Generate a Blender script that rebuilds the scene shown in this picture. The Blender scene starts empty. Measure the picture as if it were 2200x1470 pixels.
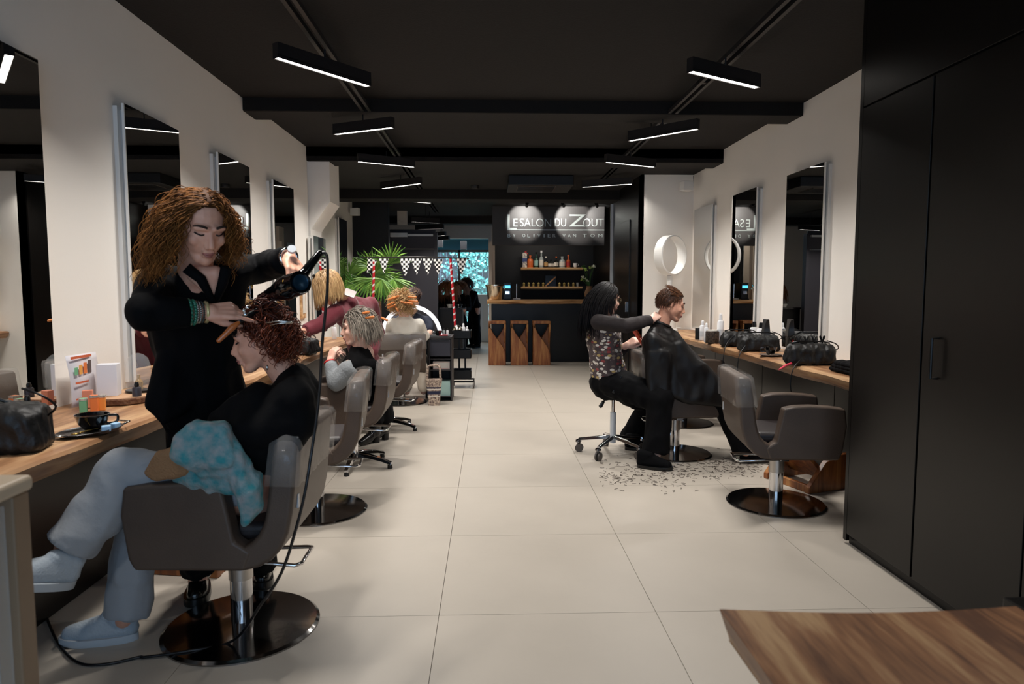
import bpy, bmesh, math, random
import numpy as np
from mathutils import Vector as V, Matrix, noise, Euler
random.seed(7)
SC = bpy.context.scene
COL = SC.collection
PI = math.pi

# ------------------------------------------------------------------ camera, world, exposure
F = 1467.0
PITCH = math.atan(119 / F); YAW = math.atan(50 / F); CAMH = 1.35
cam = bpy.data.cameras.new('camera'); camo = bpy.data.objects.new('camera', cam); COL.objects.link(camo)
camo.location = (0, 0, CAMH); camo.rotation_euler = (PI / 2 - PITCH, 0, -YAW)
cam.sensor_width = 36; cam.lens = 36 * F / 2200; cam.clip_start = .05; cam.clip_end = 100
cam.dof.use_dof = True; cam.dof.focus_distance = 5.0; cam.dof.aperture_fstop = 4.5
SC.camera = camo
SC.view_settings.view_transform = 'Standard'; SC.view_settings.look = 'None'
SC.view_settings.exposure = 0.0; SC.view_settings.gamma = 1; SC.view_settings.use_curve_mapping = False
SC.cycles.max_bounces = 10; SC.cycles.diffuse_bounces = 5; SC.cycles.glossy_bounces = 5
SC.cycles.transparent_max_bounces = 12; SC.cycles.transmission_bounces = 6
SC.cycles.sample_clamp_indirect = 8.0
SC.cycles.use_denoising = True
wd = bpy.data.worlds.new('World'); SC.world = wd; wd.use_nodes = True
bg = wd.node_tree.nodes['Background']; bg.inputs[0].default_value = (.42, .68, 1.0, 1); bg.inputs[1].default_value = 1.1

def area(name, loc, rot, sx, sy, energy, color, spread=PI):
    l = bpy.data.lights.new(name, 'AREA'); l.shape = 'RECTANGLE'; l.size = sx; l.size_y = sy
    l.energy = energy; l.color = color; l.spread = spread
    o = bpy.data.objects.new(name, l); o.location = loc; o.rotation_euler = rot; COL.objects.link(o); return o
# daylight entering through the shop window behind the camera
area('shop_window_daylight', (-.5, -2.3, 1.5), (PI / 2, 0, 0), 3.6, 2.2, 55, (.5, .72, 1.0))
# daylight falling on the ivy wall in the courtyard behind the back room
area('courtyard_daylight', (-1.2, 21.6, 4.6), (math.radians(50), 0, 0), 5.0, 1.6, 1100, (.55, .9, 1.0))

area('back_room_fill', (-.8, 18.0, 2.6), (0, 0, 0), 1.6, 1.6, 60, (.9, .95, 1.0))  # unseen fill light added to brighten the women in the back room
_R = Euler(camo.rotation_euler).to_matrix()
def ray(px, py): return _R @ V(((px - 1100) / F, -(py - 735) / F, -1))
def at(px, py, Y): d = ray(px, py); return V((0, 0, CAMH)) + d * (Y / d.y)
def atz(px, py, z): d = ray(px, py); return V((0, 0, CAMH)) + d * ((z - CAMH) / d.z)
def atx(px, py, X): d = ray(px, py); return V((0, 0, CAMH)) + d * (X / d.x)

# ------------------------------------------------------------------ materials
def lin(c):
    if isinstance(c, str):
        c = c.lstrip('#'); c = [int(c[i:i + 2], 16) / 255 for i in (0, 2, 4)]
        c = [x / 12.92 if x <= .04045 else ((x + .055) / 1.055) ** 2.4 for x in c]
    return (c[0], c[1], c[2], 1)
MATS = {}
def mat(name, color, rough=.5, metal=0, bump=0, bscale=40, var=0, vscale=3, coat=0, trans=0, alpha=1, emit=None, es=0,
        spec=.5, stretch=(1, 1, 1), ior=1.45, sheen=0, color2=None, tint=False, sss=0):
    if name in MATS: return MATS[name]
    m = bpy.data.materials.new(name); m.use_nodes = True; nt = m.node_tree; N = nt.nodes; L = nt.links
    b = N['Principled BSDF']; I = b.inputs
    I['Base Color'].default_value = lin(color); I['Roughness'].default_value = rough; I['Metallic'].default_value = metal
    I['Coat Weight'].default_value = coat; I['Transmission Weight'].default_value = trans; I['Alpha'].default_value = alpha
    I['IOR'].default_value = ior; I['Specular IOR Level'].default_value = spec; I['Sheen Weight'].default_value = sheen
    if sss:
        I['Subsurface Weight'].default_value = sss; I['Subsurface Radius'].default_value = (.012, .005, .003); I['Subsurface Scale'].default_value = 1
    if emit: I['Emission Color'].default_value = lin(emit); I['Emission Strength'].default_value = es
    def pos():
        tc = N.new('ShaderNodeTexCoord'); mp = N.new('ShaderNodeMapping'); mp.inputs['Scale'].default_value = stretch
        L.new(tc.outputs['Object'], mp.inputs[0]); return mp.outputs[0]
    P = pos() if (bump or var or color2) else None
    if var or color2:
        n = N.new('ShaderNodeTexNoise'); n.inputs['Scale'].default_value = vscale; n.inputs['Detail'].default_value = 5
        L.new(P, n.inputs['Vector'])
        r = N.new('ShaderNodeValToRGB'); r.color_ramp.elements[0].position = .35; r.color_ramp.elements[1].position = .65
        c = lin(color); c2 = lin(color2) if color2 else tuple(x * (1 - var) for x in c[:3]) + (1,)
        r.color_ramp.elements[0].color = c2; r.color_ramp.elements[1].color = c
        L.new(n.outputs['Fac'], r.inputs[0]); L.new(r.outputs[0], I['Base Color'])
    if tint:
        a = N.new('ShaderNodeAttribute'); a.attribute_name = 'tint'
        r = N.new('ShaderNodeValToRGB'); r.color_ramp.elements[0].color = lin(color); r.color_ramp.elements[1].color = lin(tint)
        L.new(a.outputs['Fac'], r.inputs[0]); L.new(r.outputs[0], I['Base Color'])
    if bump:
        n = N.new('ShaderNodeTexNoise'); n.inputs['Scale'].default_value = bscale; n.inputs['Detail'].default_value = 4
        L.new(P, n.inputs['Vector']); bp = N.new('ShaderNodeBump'); bp.inputs['Strength'].default_value = min(1, bump)
        bp.inputs['Distance'].default_value = .01; L.new(n.outputs['Fac'], bp.inputs['Height']); L.new(bp.outputs[0], I['Normal'])
    MATS[name] = m; return m

def wood(name, c1, c2, c3, axis=1, scale=1.0, rough=.4, coat=0):
    if name in MATS: return MATS[name]
    m = bpy.data.materials.new(name); m.use_nodes = True; nt = m.node_tree; N = nt.nodes; L = nt.links
    b = N['Principled BSDF']; I = b.inputs; I['Roughness'].default_value = rough; I['Coat Weight'].default_value = coat
    tc = N.new('ShaderNodeTexCoord'); mp = N.new('ShaderNodeMapping')
    s = [9 * scale, 9 * scale, 9 * scale]; s[axis] = .9 * scale; mp.inputs['Scale'].default_value = s
    L.new(tc.outputs['Object'], mp.inputs[0])
    n1 = N.new('ShaderNodeTexNoise'); n1.inputs['Scale'].default_value = 1.1; n1.inputs['Detail'].default_value = 3; n1.inputs['Distortion'].default_value = 1.2
    n2 = N.new('ShaderNodeTexNoise'); n2.inputs['Scale'].default_value = 9; n2.inputs['Detail'].default_value = 6
    L.new(mp.outputs[0], n1.inputs[0]); L.new(mp.outputs[0], n2.inputs[0])
    mx = N.new('ShaderNodeMath'); mx.operation = 'MULTIPLY_ADD'; mx.inputs[1].default_value = .3
    L.new(n2.outputs['Fac'], mx.inputs[0]); 
    mm = N.new('ShaderNodeMath'); mm.operation = 'MULTIPLY'; mm.inputs[1].default_value = .75; L.new(n1.outputs['Fac'], mm.inputs[0]); L.new(mm.outputs[0], mx.inputs[2])
    r = N.new('ShaderNodeValToRGB'); e = r.color_ramp.elements; e[0].position = .38; e[0].color = lin(c1); e[1].position = .66; e[1].color = lin(c3)
    k = e.new(.52); k.color = lin(c2)
    L.new(mx.outputs[0], r.inputs[0]); L.new(r.outputs[0], I['Base Color'])
    bp = N.new('ShaderNodeBump'); bp.inputs['Strength'].default_value = .15; bp.inputs['Distance'].default_value = .004
    L.new(n2.outputs['Fac'], bp.inputs['Height']); L.new(bp.outputs[0], I['Normal'])
    MATS[name] = m; return m

wallm = mat('wall_plaster', '#f1ece5', .85, bump=.05, bscale=60, var=.03, vscale=1)
beigem = mat('beige_plaster', '#c9bdb0', .85, bump=.05, bscale=60)
ceilm = mat('ceiling_black', '#0c0806', .85, bump=.2, bscale=90)
blackp = mat('black_panel', '#080605', .33, var=.25, vscale=2, spec=.42)
blackw = mat('black_wall', '#0e0d11', .6)
greypanel = mat('charcoal_panel', '#35333a', .55); slotm = mat('slot_grey', '#b9bab9', .5); mframe = mat('mirror_frame', '#ecebe8', .55)
tilem = mat('floor_tile', '#b6ada1', .42, var=.06, vscale=2.2, bump=.04, bscale=30, spec=.45)
grout = mat('grout', '#6e665c', .9)
mirrorm = mat('mirror_glass', '#d8d8d6', .0, metal=1)
whitem = mat('white_lacquer', '#e6e4e0', .4)
alum = mat('aluminium', '#c9ccd0', .4, metal=.1)
chrome = mat('chrome', '#d8d8da', .07, metal=1)
steelb = mat('brushed_base', '#8e8c8b', .12, metal=1, bump=.03, bscale=20)
leather = mat('taupe_leather', '#53463d', .42, bump=.12, bscale=220, spec=.4, color2='#4a3e36', vscale=4)
leatherd = mat('dark_leather', '#2a2424', .45, bump=.12, bscale=220)
counterw = wood('counter_wood', '#6e4a30', '#9d7350', '#bd9770', axis=1, scale=.8, rough=.42)
shelfw = wood('shelf_wood', '#94683f', '#cf9f6c', '#ecca9e', axis=0, scale=.9, rough=.4)
stoolw = wood('stool_wood', '#5e3015', '#8c5127', '#b07a45', axis=2, scale=.9, rough=.4)
tablew = wood('table_wood', '#57331b', '#8a5d3a', '#b08a60', axis=1, scale=1.3, rough=.45)
blackm = mat('black_metal', '#0c0b0b', .4, metal=.3)
blackpl = mat('black_plastic', '#0b0b0c', .3)
lampglow = mat('lamp_diffuser', '#ffffff', .5, emit='#fff7ee', es=9)
skin = mat('skin', '#e0a78c', .5, sss=.08, bump=.05, bscale=150, color2='#d79a80', vscale=25)
skinp = mat('pale_skin', '#ecc2ae', .5, sss=.08, color2='#e4b29f', vscale=25)
blackcloth = mat('black_cloth', '#050507', .85, bump=.25, bscale=25, spec=.15)
capecloth = mat('cape_cloth', '#0b090a', .5, bump=.3, bscale=9, spec=.35)
whitepl = mat('white_plastic', '#e8e8ea', .35)
glassm = mat('clear_glass', '#ffffff', .02, trans=1, ior=1.2)

def mix_clear(name, color, alpha, rough, bump=0, bscale=20):
    m = mat(name, color, rough, alpha=alpha, bump=bump, bscale=bscale, spec=.8); return m
film = mat('plastic_film', '#d8d4d0', .06, alpha=.15, bump=1, bscale=16, spec=1, coat=1)
pane = mix_clear('glass_pane', '#dfe9ee', .12, .02)

# ------------------------------------------------------------------ mesh collector
ORG = {}
def frame(fwd, up=V((0, 0, 1))):
    x = V(fwd).normalized(); y = V(up).cross(x)
    if y.length < 1e-4: y = V((0, 1, 0)).cross(x)
    y.normalize(); z = x.cross(y); return Matrix((x, y, z)).transposed()
class MB:
    def __init__(s): s.v = []; s.f = []; s.M = None; s.tint = None
    def add(s, vs, fs, M=None):
        o = len(s.v); M = M or s.M
        for p in vs: s.v.append(tuple(M @ V(p)) if M else tuple(p))
        for f in fs: s.f.append(tuple(i + o for i in f))
        return s
    def box(s, a, b, M=None):
        x0, y0, z0 = [min(a[i], b[i]) for i in range(3)]; x1, y1, z1 = [max(a[i], b[i]) for i in range(3)]
        return s.add([(x0, y0, z0), (x1, y0, z0), (x1, y1, z0), (x0, y1, z0), (x0, y0, z1), (x1, y0, z1), (x1, y1, z1), (x0, y1, z1)],
                     [(3, 2, 1, 0), (4, 5, 6, 7), (0, 1, 5, 4), (1, 2, 6, 5), (2, 3, 7, 6), (3, 0, 4, 7)], M)
    def obox(s, c, size, R=None):
        h = [x / 2 for x in size]; M = Matrix.Translation(V(c)) @ (R.to_4x4() if R else Matrix.Identity(4))
        if s.M: M = s.M @ M
        return s.box((-h[0], -h[1], -h[2]), h, M)
    def rings(s, rings, cap0=True, cap1=True, M=None, closed=False):
        n = len(rings[0]); vs = [p for r in rings for p in r]; fs = []
        m = len(rings)
        for i in range(m if closed else m - 1):
            j = (i + 1) % m
            for k in range(n): k2 = (k + 1) % n; fs.append((i * n + k, i * n + k2, j * n + k2, j * n + k))
        if cap0 and not closed: fs.append(tuple(range(n))[::-1])
        if cap1 and not closed: fs.append(tuple((m - 1) * n + k for k in range(n)))
        return s.add(vs, fs, M)
    def cyl(s, p0, p1, r0, r1=None, n=16, cap0=True, cap1=True):
        r1 = r0 if r1 is None else r1; p0 = V(p0); p1 = V(p1); B = frame(p1 - p0)
        y = B.col[1]; z = B.col[2]
        R = [[p + y * (r * math.cos(a)) + z * (r * math.sin(a)) for a in [2 * PI * k / n for k in range(n)]] for p, r in ((p0, r0), (p1, r1))]
        return s.rings(R, cap0, cap1)
    def cap(s, p0, p1, r0, r1=None, n=14, m=4):
        r1 = r0 if r1 is None else r1; p0 = V(p0); p1 = V(p1); d = p1 - p0
        if d.length < 1e-5: d = V((0, 0, 1e-4))
        B = frame(d); x, y, z = B.col[0], B.col[1], B.col[2]; R = []
        for i in range(m + 1):
            a = PI / 2 * (1 - i / m); R.append((p0 - x * r0 * math.sin(a), max(r0 * math.cos(a), r0 * .02)))
        for i in range(m + 1):
            a = PI / 2 * i / m; R.append((p1 + x * r1 * math.sin(a), max(r1 * math.cos(a), r1 * .02)))
        return s.rings([[p + y * (r * math.cos(2 * PI * k / n)) + z * (r * math.sin(2 * PI * k / n)) for k in range(n)] for p, r in R])
    def chain(s, pts, rs, n=14):
        for i in range(len(pts) - 1): s.cap(pts[i], pts[i + 1], rs[i], rs[i + 1], n)
        return s
    def ell(s, c, r, B=None, n=18, m=10):
        c = V(c); B = B or Matrix.Identity(3); R = []
        for i in range(m + 1):
            t = -PI / 2 + PI * i / m; ct = max(math.cos(t), .01)
            R.append([c + B @ V((r[0] * ct * math.cos(2 * PI * k / n), r[1] * ct * math.sin(2 * PI * k / n), r[2] * math.sin(t))) for k in range(n)])
        return s.rings(R)
    def lathe(s, prof, c=(0, 0, 0), n=24, sx=1, sy=1, cap0=True, cap1=True, R=None):
        c = V(c); R = R or Matrix.Identity(3)
        return s.rings([[c + R @ V((r * sx * math.cos(2 * PI * k / n), r * sy * math.sin(2 * PI * k / n), z)) for k in range(n)] for r, z in prof], cap0, cap1)
    def tube(s, pts, r, n=8, closed=False, rs=None):
        pts = [V(p) for p in pts]; m = len(pts); R = []; up = None
        for i, p in enumerate(pts):
            if closed: d = pts[(i + 1) % m] - pts[i - 1]
            else: d = pts[min(i + 1, m - 1)] - pts[max(i - 1, 0)]
            if d.length < 1e-7: d = V((0, 0, 1))
            d.normalize()
            if up is None: up = V((0, 0, 1)) if abs(d.z) < .9 else V((1, 0, 0))
            y = d.cross(up)
            if y.length < 1e-4: y = d.cross(V((.3, .9, .1)))
            y.normalize(); z = y.cross(d); up = z
            rr = rs[i] if rs else r
            R.append([p + y * (rr * math.cos(2 * PI * k / n)) + z * (rr * math.sin(2 * PI * k / n)) for k in range(n)])
        return s.rings(R, True, True, closed=closed)
    def prism(s, poly, t0, t1, plane='xz'):
        """poly in the plane, extruded along the remaining axis from t0 to t1"""
        def mk(a, b, t): return {'xz': (a, t, b), 'xy': (a, b, t), 'yz': (t, a, b)}[plane]
        n = len(poly); vs = [mk(a, b, t0) for a, b in poly] + [mk(a, b, t1) for a, b in poly]
        fs = [tuple(range(n)), tuple(range(2 * n - 1, n - 1, -1))] + [(i, i + n, (i + 1) % n + n, (i + 1) % n) for i in range(n)]
        return s.add(vs, fs)
    def hull(s, items):
        """convex hull of spheres (c, r) or ellipsoids (c, (rx,ry,rz), B)"""
        bm = bmesh.new()
        for it in items:
            c = V(it[0]); r = it[1]
            r = (r, r, r) if isinstance(r, (int, float)) else r
            B = it[2] if len(it) > 2 else Matrix.Identity(3)
            for i in range(1, 8):
                t = -PI / 2 + PI * i / 8
                for k in range(12):
                    a = 2 * PI * k / 12; bm.verts.new(c + B @ V((r[0] * math.cos(t) * math.cos(a), r[1] * math.cos(t) * math.sin(a), r[2] * math.sin(t))))
            bm.verts.new(c + B @ V((0, 0, r[2]))); bm.verts.new(c - B @ V((0, 0, r[2])))
        g = bmesh.ops.convex_hull(bm, input=bm.verts[:])
        bmesh.ops.delete(bm, geom=list({e for e in g['geom_interior'] if isinstance(e, bmesh.types.BMVert)}), context='VERTS')
        bm.verts.index_update(); vs = [v.co.copy() for v in bm.verts]; fs = [tuple(v.index for v in f.verts) for f in bm.faces]
        bm.free(); return s.add(vs, fs)
    def mesh(s, name, m, org=V((0, 0, 0)), smooth=False, recalc=True):
        me = bpy.data.meshes.new(name); me.from_pydata([tuple(V(p) - org) for p in s.v], [], s.f); me.update()
        if recalc:
            bm = bmesh.new(); bm.from_mesh(me); bmesh.ops.recalc_face_normals(bm, faces=bm.faces); bm.to_mesh(me); bm.free()
        if m: me.materials.append(m)
        me.polygons.foreach_set('use_smooth', [smooth] * len(me.polygons))
        if s.tint:
            a = me.attributes.new('tint', 'FLOAT', 'POINT'); a.data.foreach_set('value', s.tint[:len(me.vertices)])
        return me
    def build(s, name, m, parent=None, smooth=False, bevel=0, seg=2, angle=40, **kw):
        if parent is None:
            vv = np.array(s.v); org = V(((vv[:, 0].min() + vv[:, 0].max()) / 2, (vv[:, 1].min() + vv[:, 1].max()) / 2, vv[:, 2].min()))
            if kw.get('kind') == 'structure': org = V((0, 0, 0))
        else: org = ORG.get(parent.name, V((0, 0, 0)))
        me = s.mesh(name, m, org, bool(smooth))
        o = bpy.data.objects.new(name, me); COL.objects.link(o); ORG[o.name] = org
        if parent is not None: o.parent = parent
        else: o.location = org
        if smooth == 'auto' or (bevel and smooth is False):
            me.polygons.foreach_set('use_smooth', [True] * len(me.polygons))
            sharp(me, angle)
        if bevel:
            b = o.modifiers.new('b', 'BEVEL'); b.width = bevel; b.segments = seg; b.limit_method = 'ANGLE'; b.angle_limit = math.radians(angle)
            b.harden_normals = True
        tag(o, **kw); return o
    def blob(s, name, m, parent=None, vox=.012, sm=4, wr=0, ws=9, dec=None, cut=None, **kw):
        """union of everything collected as one continuous skin"""
        me = s.mesh(name, None); t = bpy.data.objects.new('tmp', me); COL.objects.link(t)
        r = t.modifiers.new('r', 'REMESH'); r.mode = 'VOXEL'; r.voxel_size = vox
        if sm: q = t.modifiers.new('s', 'SMOOTH'); q.factor = .5; q.iterations = sm
        dg = bpy.context.evaluated_depsgraph_get(); me2 = bpy.data.meshes.new_from_object(t.evaluated_get(dg))
        bpy.data.objects.remove(t); bpy.data.meshes.remove(me)
        n = len(me2.vertices); co = np.empty(n * 3); me2.vertices.foreach_get('co', co); co = co.reshape(-1, 3)
        if wr:
            no = np.empty(n * 3); me2.vertices.foreach_get('normal', no); no = no.reshape(-1, 3)
            for i in range(n):
                p = co[i]; q = V((p[0] * ws, p[1] * ws, p[2] * ws * .55))
                w = noise.noise(q); w = (1 - abs(w) * 3) * .5 + noise.noise(q * 2.3) * .6
                co[i] += no[i] * (w * wr)
        if cut is not None: co[:, 2] = np.maximum(co[:, 2], cut)
        org = ORG.get(parent.name, V((0, 0, 0))) if parent is not None else V((co[:, 0].mean(), co[:, 1].mean(), co[:, 2].min()))
        co -= np.array(org); me2.vertices.foreach_set('co', co.ravel()); me2.update()
        me2.materials.clear(); me2.materials.append(m); me2.polygons.foreach_set('use_smooth', [True] * len(me2.polygons))
        me2.name = name
        o = bpy.data.objects.new(name, me2); COL.objects.link(o); ORG[o.name] = org
        if parent is not None: o.parent = parent
        else: o.location = org
        tag(o, **kw); return o
def sharp(me, ang):
    bm = bmesh.new(); bm.from_mesh(me); a = math.radians(ang)
    for e in bm.edges:
        if len(e.link_faces) == 2 and e.calc_face_angle(0) > a: e.smooth = False
    bm.to_mesh(me); bm.free()
def tag(o, label=None, cat=None, group=None, kind=None):
    if label: o['label'] = label
    if cat: o['category'] = cat
    if group: o['group'] = group
    if kind: o['kind'] = kind
def thing(name, label, cat, loc=(0, 0, 0), rz=0, group=None, world=True):
    o = bpy.data.objects.new(name, None); COL.objects.link(o); o.location = loc; o.rotation_euler = (0, 0, rz); o.empty_display_size = .1
    ORG[o.name] = V(loc) if world else V((0, 0, 0)); tag(o, label, cat, group); return o
def kids(o): return [c for c in o.children]
def copy_tree(o, parent=None):
    c = o.copy(); COL.objects.link(c); c.parent = parent
    for ch in list(o.children): copy_tree(ch, c)
    return c
def arc(fn, n): return [fn(i / (n - 1)) for i in range(n)]
def rrect(x0, x1, y0, y1, r, n=5):
    pts = []
    for cx, cy, a0 in ((x1 - r, y1 - r, 0), (x0 + r, y1 - r, PI / 2), (x0 + r, y0 + r, PI), (x1 - r, y0 + r, 1.5 * PI)):
        for i in range(n): a = a0 + PI / 2 * i / (n - 1); pts.append((cx + r * math.cos(a), cy + r * math.sin(a)))
    return pts

# ------------------------------------------------------------------ the room shell
XL, XR, H1, H2 = -1.97, 2.60, 2.86, 2.76
fl = MB().box((-2.9, -2.6, -.06), (3.4, 21.5, -.006)).build('floor', grout, kind='structure')
tile_me = None
TX = [-.209 + .9 * k for k in range(-4, 5)]
for i, x in enumerate(TX):
    if x + .9 < -2.9 or x > 3.2: continue
    for j in range(-5, 20):
        y = 3.62 + .9 * j
        if tile_me is None:
            o = MB().box((0, 0, -.008), (.8975, .8975, 0)).build('tile', tilem, parent=fl)
            tile_me = o.data
        else:
            o = bpy.data.objects.new('tile', tile_me); COL.objects.link(o); o.parent = fl
        o.location = (x + .002, y + .002, 0)
def S(name, m, *boxes, **k):
    b = MB()
    for a, c in boxes: b.box(a, c)
    return b.build(name, m, kind='structure', **k)
S('ceiling', ceilm, ((-3, -2.6, H1), (3.4, 7.6, H1 + .1)), ((-3, 7.6, H2), (3.4, 16.2, H2 + .2)))
S('wall_left', wallm, ((XL - .15, -2.6, .8), (XL, 7.62, H1)), ((-2.4, 8.1, 0), (-2.25, 11.5, H2)))
S('wall_right', wallm, ((XR, -2.6, .0), (XR + .15, 8.75, H1)))
S('wall_front', wallm, ((-3, -2.6, 0), (3.4, -2.5, .25)), ((-3, -2.6, 2.6), (3.4, -2.5, H1)), ((-3, -2.6, 0), (-2.3, -2.5, H1)), ((1.6, -2.6, 0), (3.4, -2.5, H1)))
# black cladding below the counters
lc = S('trim_1', blackp, ((XL - .15, -2.6, 0), (-1.80, 7.6, .74)))
for k in range(8): MB().box((-1.802, -1.0 + 1.2 * k, .01), (-1.79, .19 + 1.2 * k, .735)).build('panel', blackp, parent=lc)
rc = S('trim_2', blackp, ((2.5, 3.48, 0), (XR + .01, 8.7, .74)))
for k in range(4): MB().box((2.49, 3.5 + 1.3 * k, .01), (2.502, 4.79 + 1.3 * k, .735)).build('panel', blackp, parent=rc)
# ceiling beams
for n, (y0, y1, z) in enumerate(((5.68, 5.98, 2.755), (7.62, 7.95, 2.71), (10.1, 10.5, 2.62), (14.0, 14.4, 2.62))):
    x0 = XL + .001 if n < 2 else -2.3
    if n < 1: bm_ = ((x0, y0, z), (XR, y1, H1 + .01))
    elif n == 1: bm_ = ((-1.97, y0 - .02, z), (XR, y1, H1 + .01))
    else: bm_ = ((x0, y0, z), (2.0, y1, H2 + .02))
    MB().box(*bm_).build('trim_%d' % (n + 3), ceilm, bevel=.008, kind='structure')
# pier on the left with its slanted soffit
zc = 2.71
MB().prism([(-2.3, 0), (-1.95, 0), (-1.95, 1.98), (-1.735, 2.28), (-1.735, zc + .1), (-2.3, zc + .1)], 7.65, 8.12).build('wall_pier', wallm, kind='structure')
# left far: black wall facing us, then the sliding panel
S('wall_black', blackw, ((-2.5, 11.5, 0), (-1.66, 11.65, H2)))
S('wall_return', beigem, ((-2.6, 11.65, 0), (-2.5, 16, H2)), ((-2.6, 15.9, 0), (-1.25, 16.05, H2)), ((-1.25, 15.9, 2.46), (0.0, 16.05, H2)), ((0.0, 15.9, 0), (.12, 16.05, H2)))
S('wall_far_side', beigem, ((.06, 12.9, 0), (.12, 13.2, 2.46)), ((-1.7, 12.95, 2.5), (-1.52, 13.05, H2)))
dpan = thing('sliding_door', 'wide charcoal sliding door hanging on a silver rail behind the palm', 'door', (-1.45, 12.9, 0))
p0 = at(838, 493, 12.9); p1 = at(936, 493, 12.9)
MB().box((p0.x - .2, 12.9, .01), (p1.x, 12.96, at(838, 536, 12.9).z)).build('panel', greypanel, parent=dpan, bevel=.004)
MB().box((p0.x - .2, 12.9, at(838, 534, 12.9).z), (p1.x, 12.94, at(838, 493, 12.9).z)).build('header_panel', greypanel, parent=dpan, bevel=.004)
ra = at(838, 500, 12.8); rb = at(875, 509, 12.8); rc2 = at(930, 507, 12.8)
MB().box((ra.x, 12.8, rb.z), (rb.x, 12.88, ra.z)).build('rail', alum, parent=dpan, bevel=.004)
MB().box((rb.x, 12.82, rc2.z), (rc2.x, 12.88, ra.z - .02)).build('rail', alum, parent=dpan, bevel=.003)
MB().box((p1.x - .03, 12.86, .01), (p1.x + .03, 13.0, at(838, 500, 12.9).z)).build('edge_post', greypanel, parent=dpan)
# right far: white return wall, black closet wall with a door
S('wall_recess', wallm, ((1.93, 8.7, 0), (XR, 8.8, H2)), ((1.93, 8.7, 0), (1.97, 8.8, H2)))
S('wall_closet', blackp, ((1.925, 8.82, 0), (2.0, 10.6, H2)), ((2.14, 10.62, 0), (2.6, 14.2, H2)), ((2.0, 10.5, 0), (2.6, 10.6, H2)))
dr = MB().box((1.912, 8.95 + .35, .01), (1.93, 10.45, at(1322, 487, 10.4).z)).build('door_1', blackp, bevel=.003, kind='structure')
MB().box((1.895, 9.42, 1.0), (1.912, 9.47, 1.14)).build('door_handle', chrome, parent=dr, bevel=.003)
S('trim_7', alum, ((1.885, 10.6, 0), (1.925, 10.62, 2.62)))
# back room with the garden window
bluew = mat('blue_paint_daylight_tint', '#3d7287', .7)  # real paint above the window; on the ceiling, daylight blue put into the colour
S('wall_back_room', beigem, ((-2.6, 16.05, 0), (-2.5, 20.5, 2.9)), ((.9, 16.05, 0), (1.0, 20.5, 2.9)))
S('ceiling_back_room', bluew, ((-2.6, 16.05, 2.72), (1.0, 20.5, 2.8)), ((-2.6, 20.4, 2.42), (1.0, 20.5, 2.8)))
wn = thing('window_1', 'wide black framed garden window at the end of the back room', 'window', (-.6, 20.2, 0)); wn['kind'] = 'structure'
del wn['category']
for x in (-2.5, -.86, .86): MB().box((x - .035, 20.2, .02), (x + .035, 20.28, 2.42)).build('window_frame', blackm, parent=wn)
for z in (.05, 2.39): MB().box((-2.5, 20.2, z - .035), (.9, 20.28, z + .035)).build('window_frame', blackm, parent=wn)
MB().box((-2.46, 20.23, .08), (-.9, 20.24, 2.36)).build('pane', pane, parent=wn)
MB().box((-.82, 20.23, .08), (.82, 20.24, 2.36)).build('pane', pane, parent=wn)
# courtyard
cy = mat('courtyard_stone', '#8fa6b0', .8)
S('ground_courtyard', cy, ((-4, 20.5, -.06), (3, 23.2, 0)))
fencem = mat('fence_board', '#4a4650', .8, bump=.4, bscale=30, stretch=(1, 1, .1))
fe = thing('garden_fence', 'grey board fence half covered by ivy beyond the garden window', 'fence', (-.8, 22.9, 0))
for k in range(26):
    MB().box((-3.2 + .2 * k, 22.9 + (k % 2) * .015, 0), (-3.01 + .2 * k, 22.93 + (k % 2) * .015, 3.6)).build('board', fencem, parent=fe)
ivm = mat('ivy_leaf', '#4f9a94', .45, tint='#b8f0e8')
iv = MB(); iv.tint = []
rng = random.Random(3)
for k in range(9000):
    x = rng.uniform(-3.2, 2.0); z = rng.uniform(0, 3.5)
    if -1.75 < x < -1.0 and 1.0 < z < 2.6 and rng.random() < .82: continue
    if noise.noise(V((x * 2, z * 2, 3))) < -.32: continue
    s_ = rng.uniform(.03, .065); y = 22.80 - rng.uniform(0, .22)
    B = Euler((rng.uniform(-1.1, .3), rng.uniform(-.7, .7), rng.uniform(0, 6))).to_matrix()
    c = V((x, y, z)); B = Euler((rng.uniform(-.9, .9) + PI / 2, rng.uniform(-1, 1), rng.uniform(-.8, .8))).to_matrix()
    n0 = len(iv.v)
    iv.add([c + B @ V(q) for q in ((0, -s_, 0), (s_ * .9, -.1 * s_, .2 * s_), (0, s_, -.1 * s_), (-s_ * .9, -.1 * s_, .2 * s_))], [(0, 1, 2, 3)])
    iv.tint += [rng.random() ** 2] * 4
iv.build('ivy', ivm, kind='stuff', label='dense teal ivy climbing the fence beyond the garden window', cat='ivy')
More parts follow.
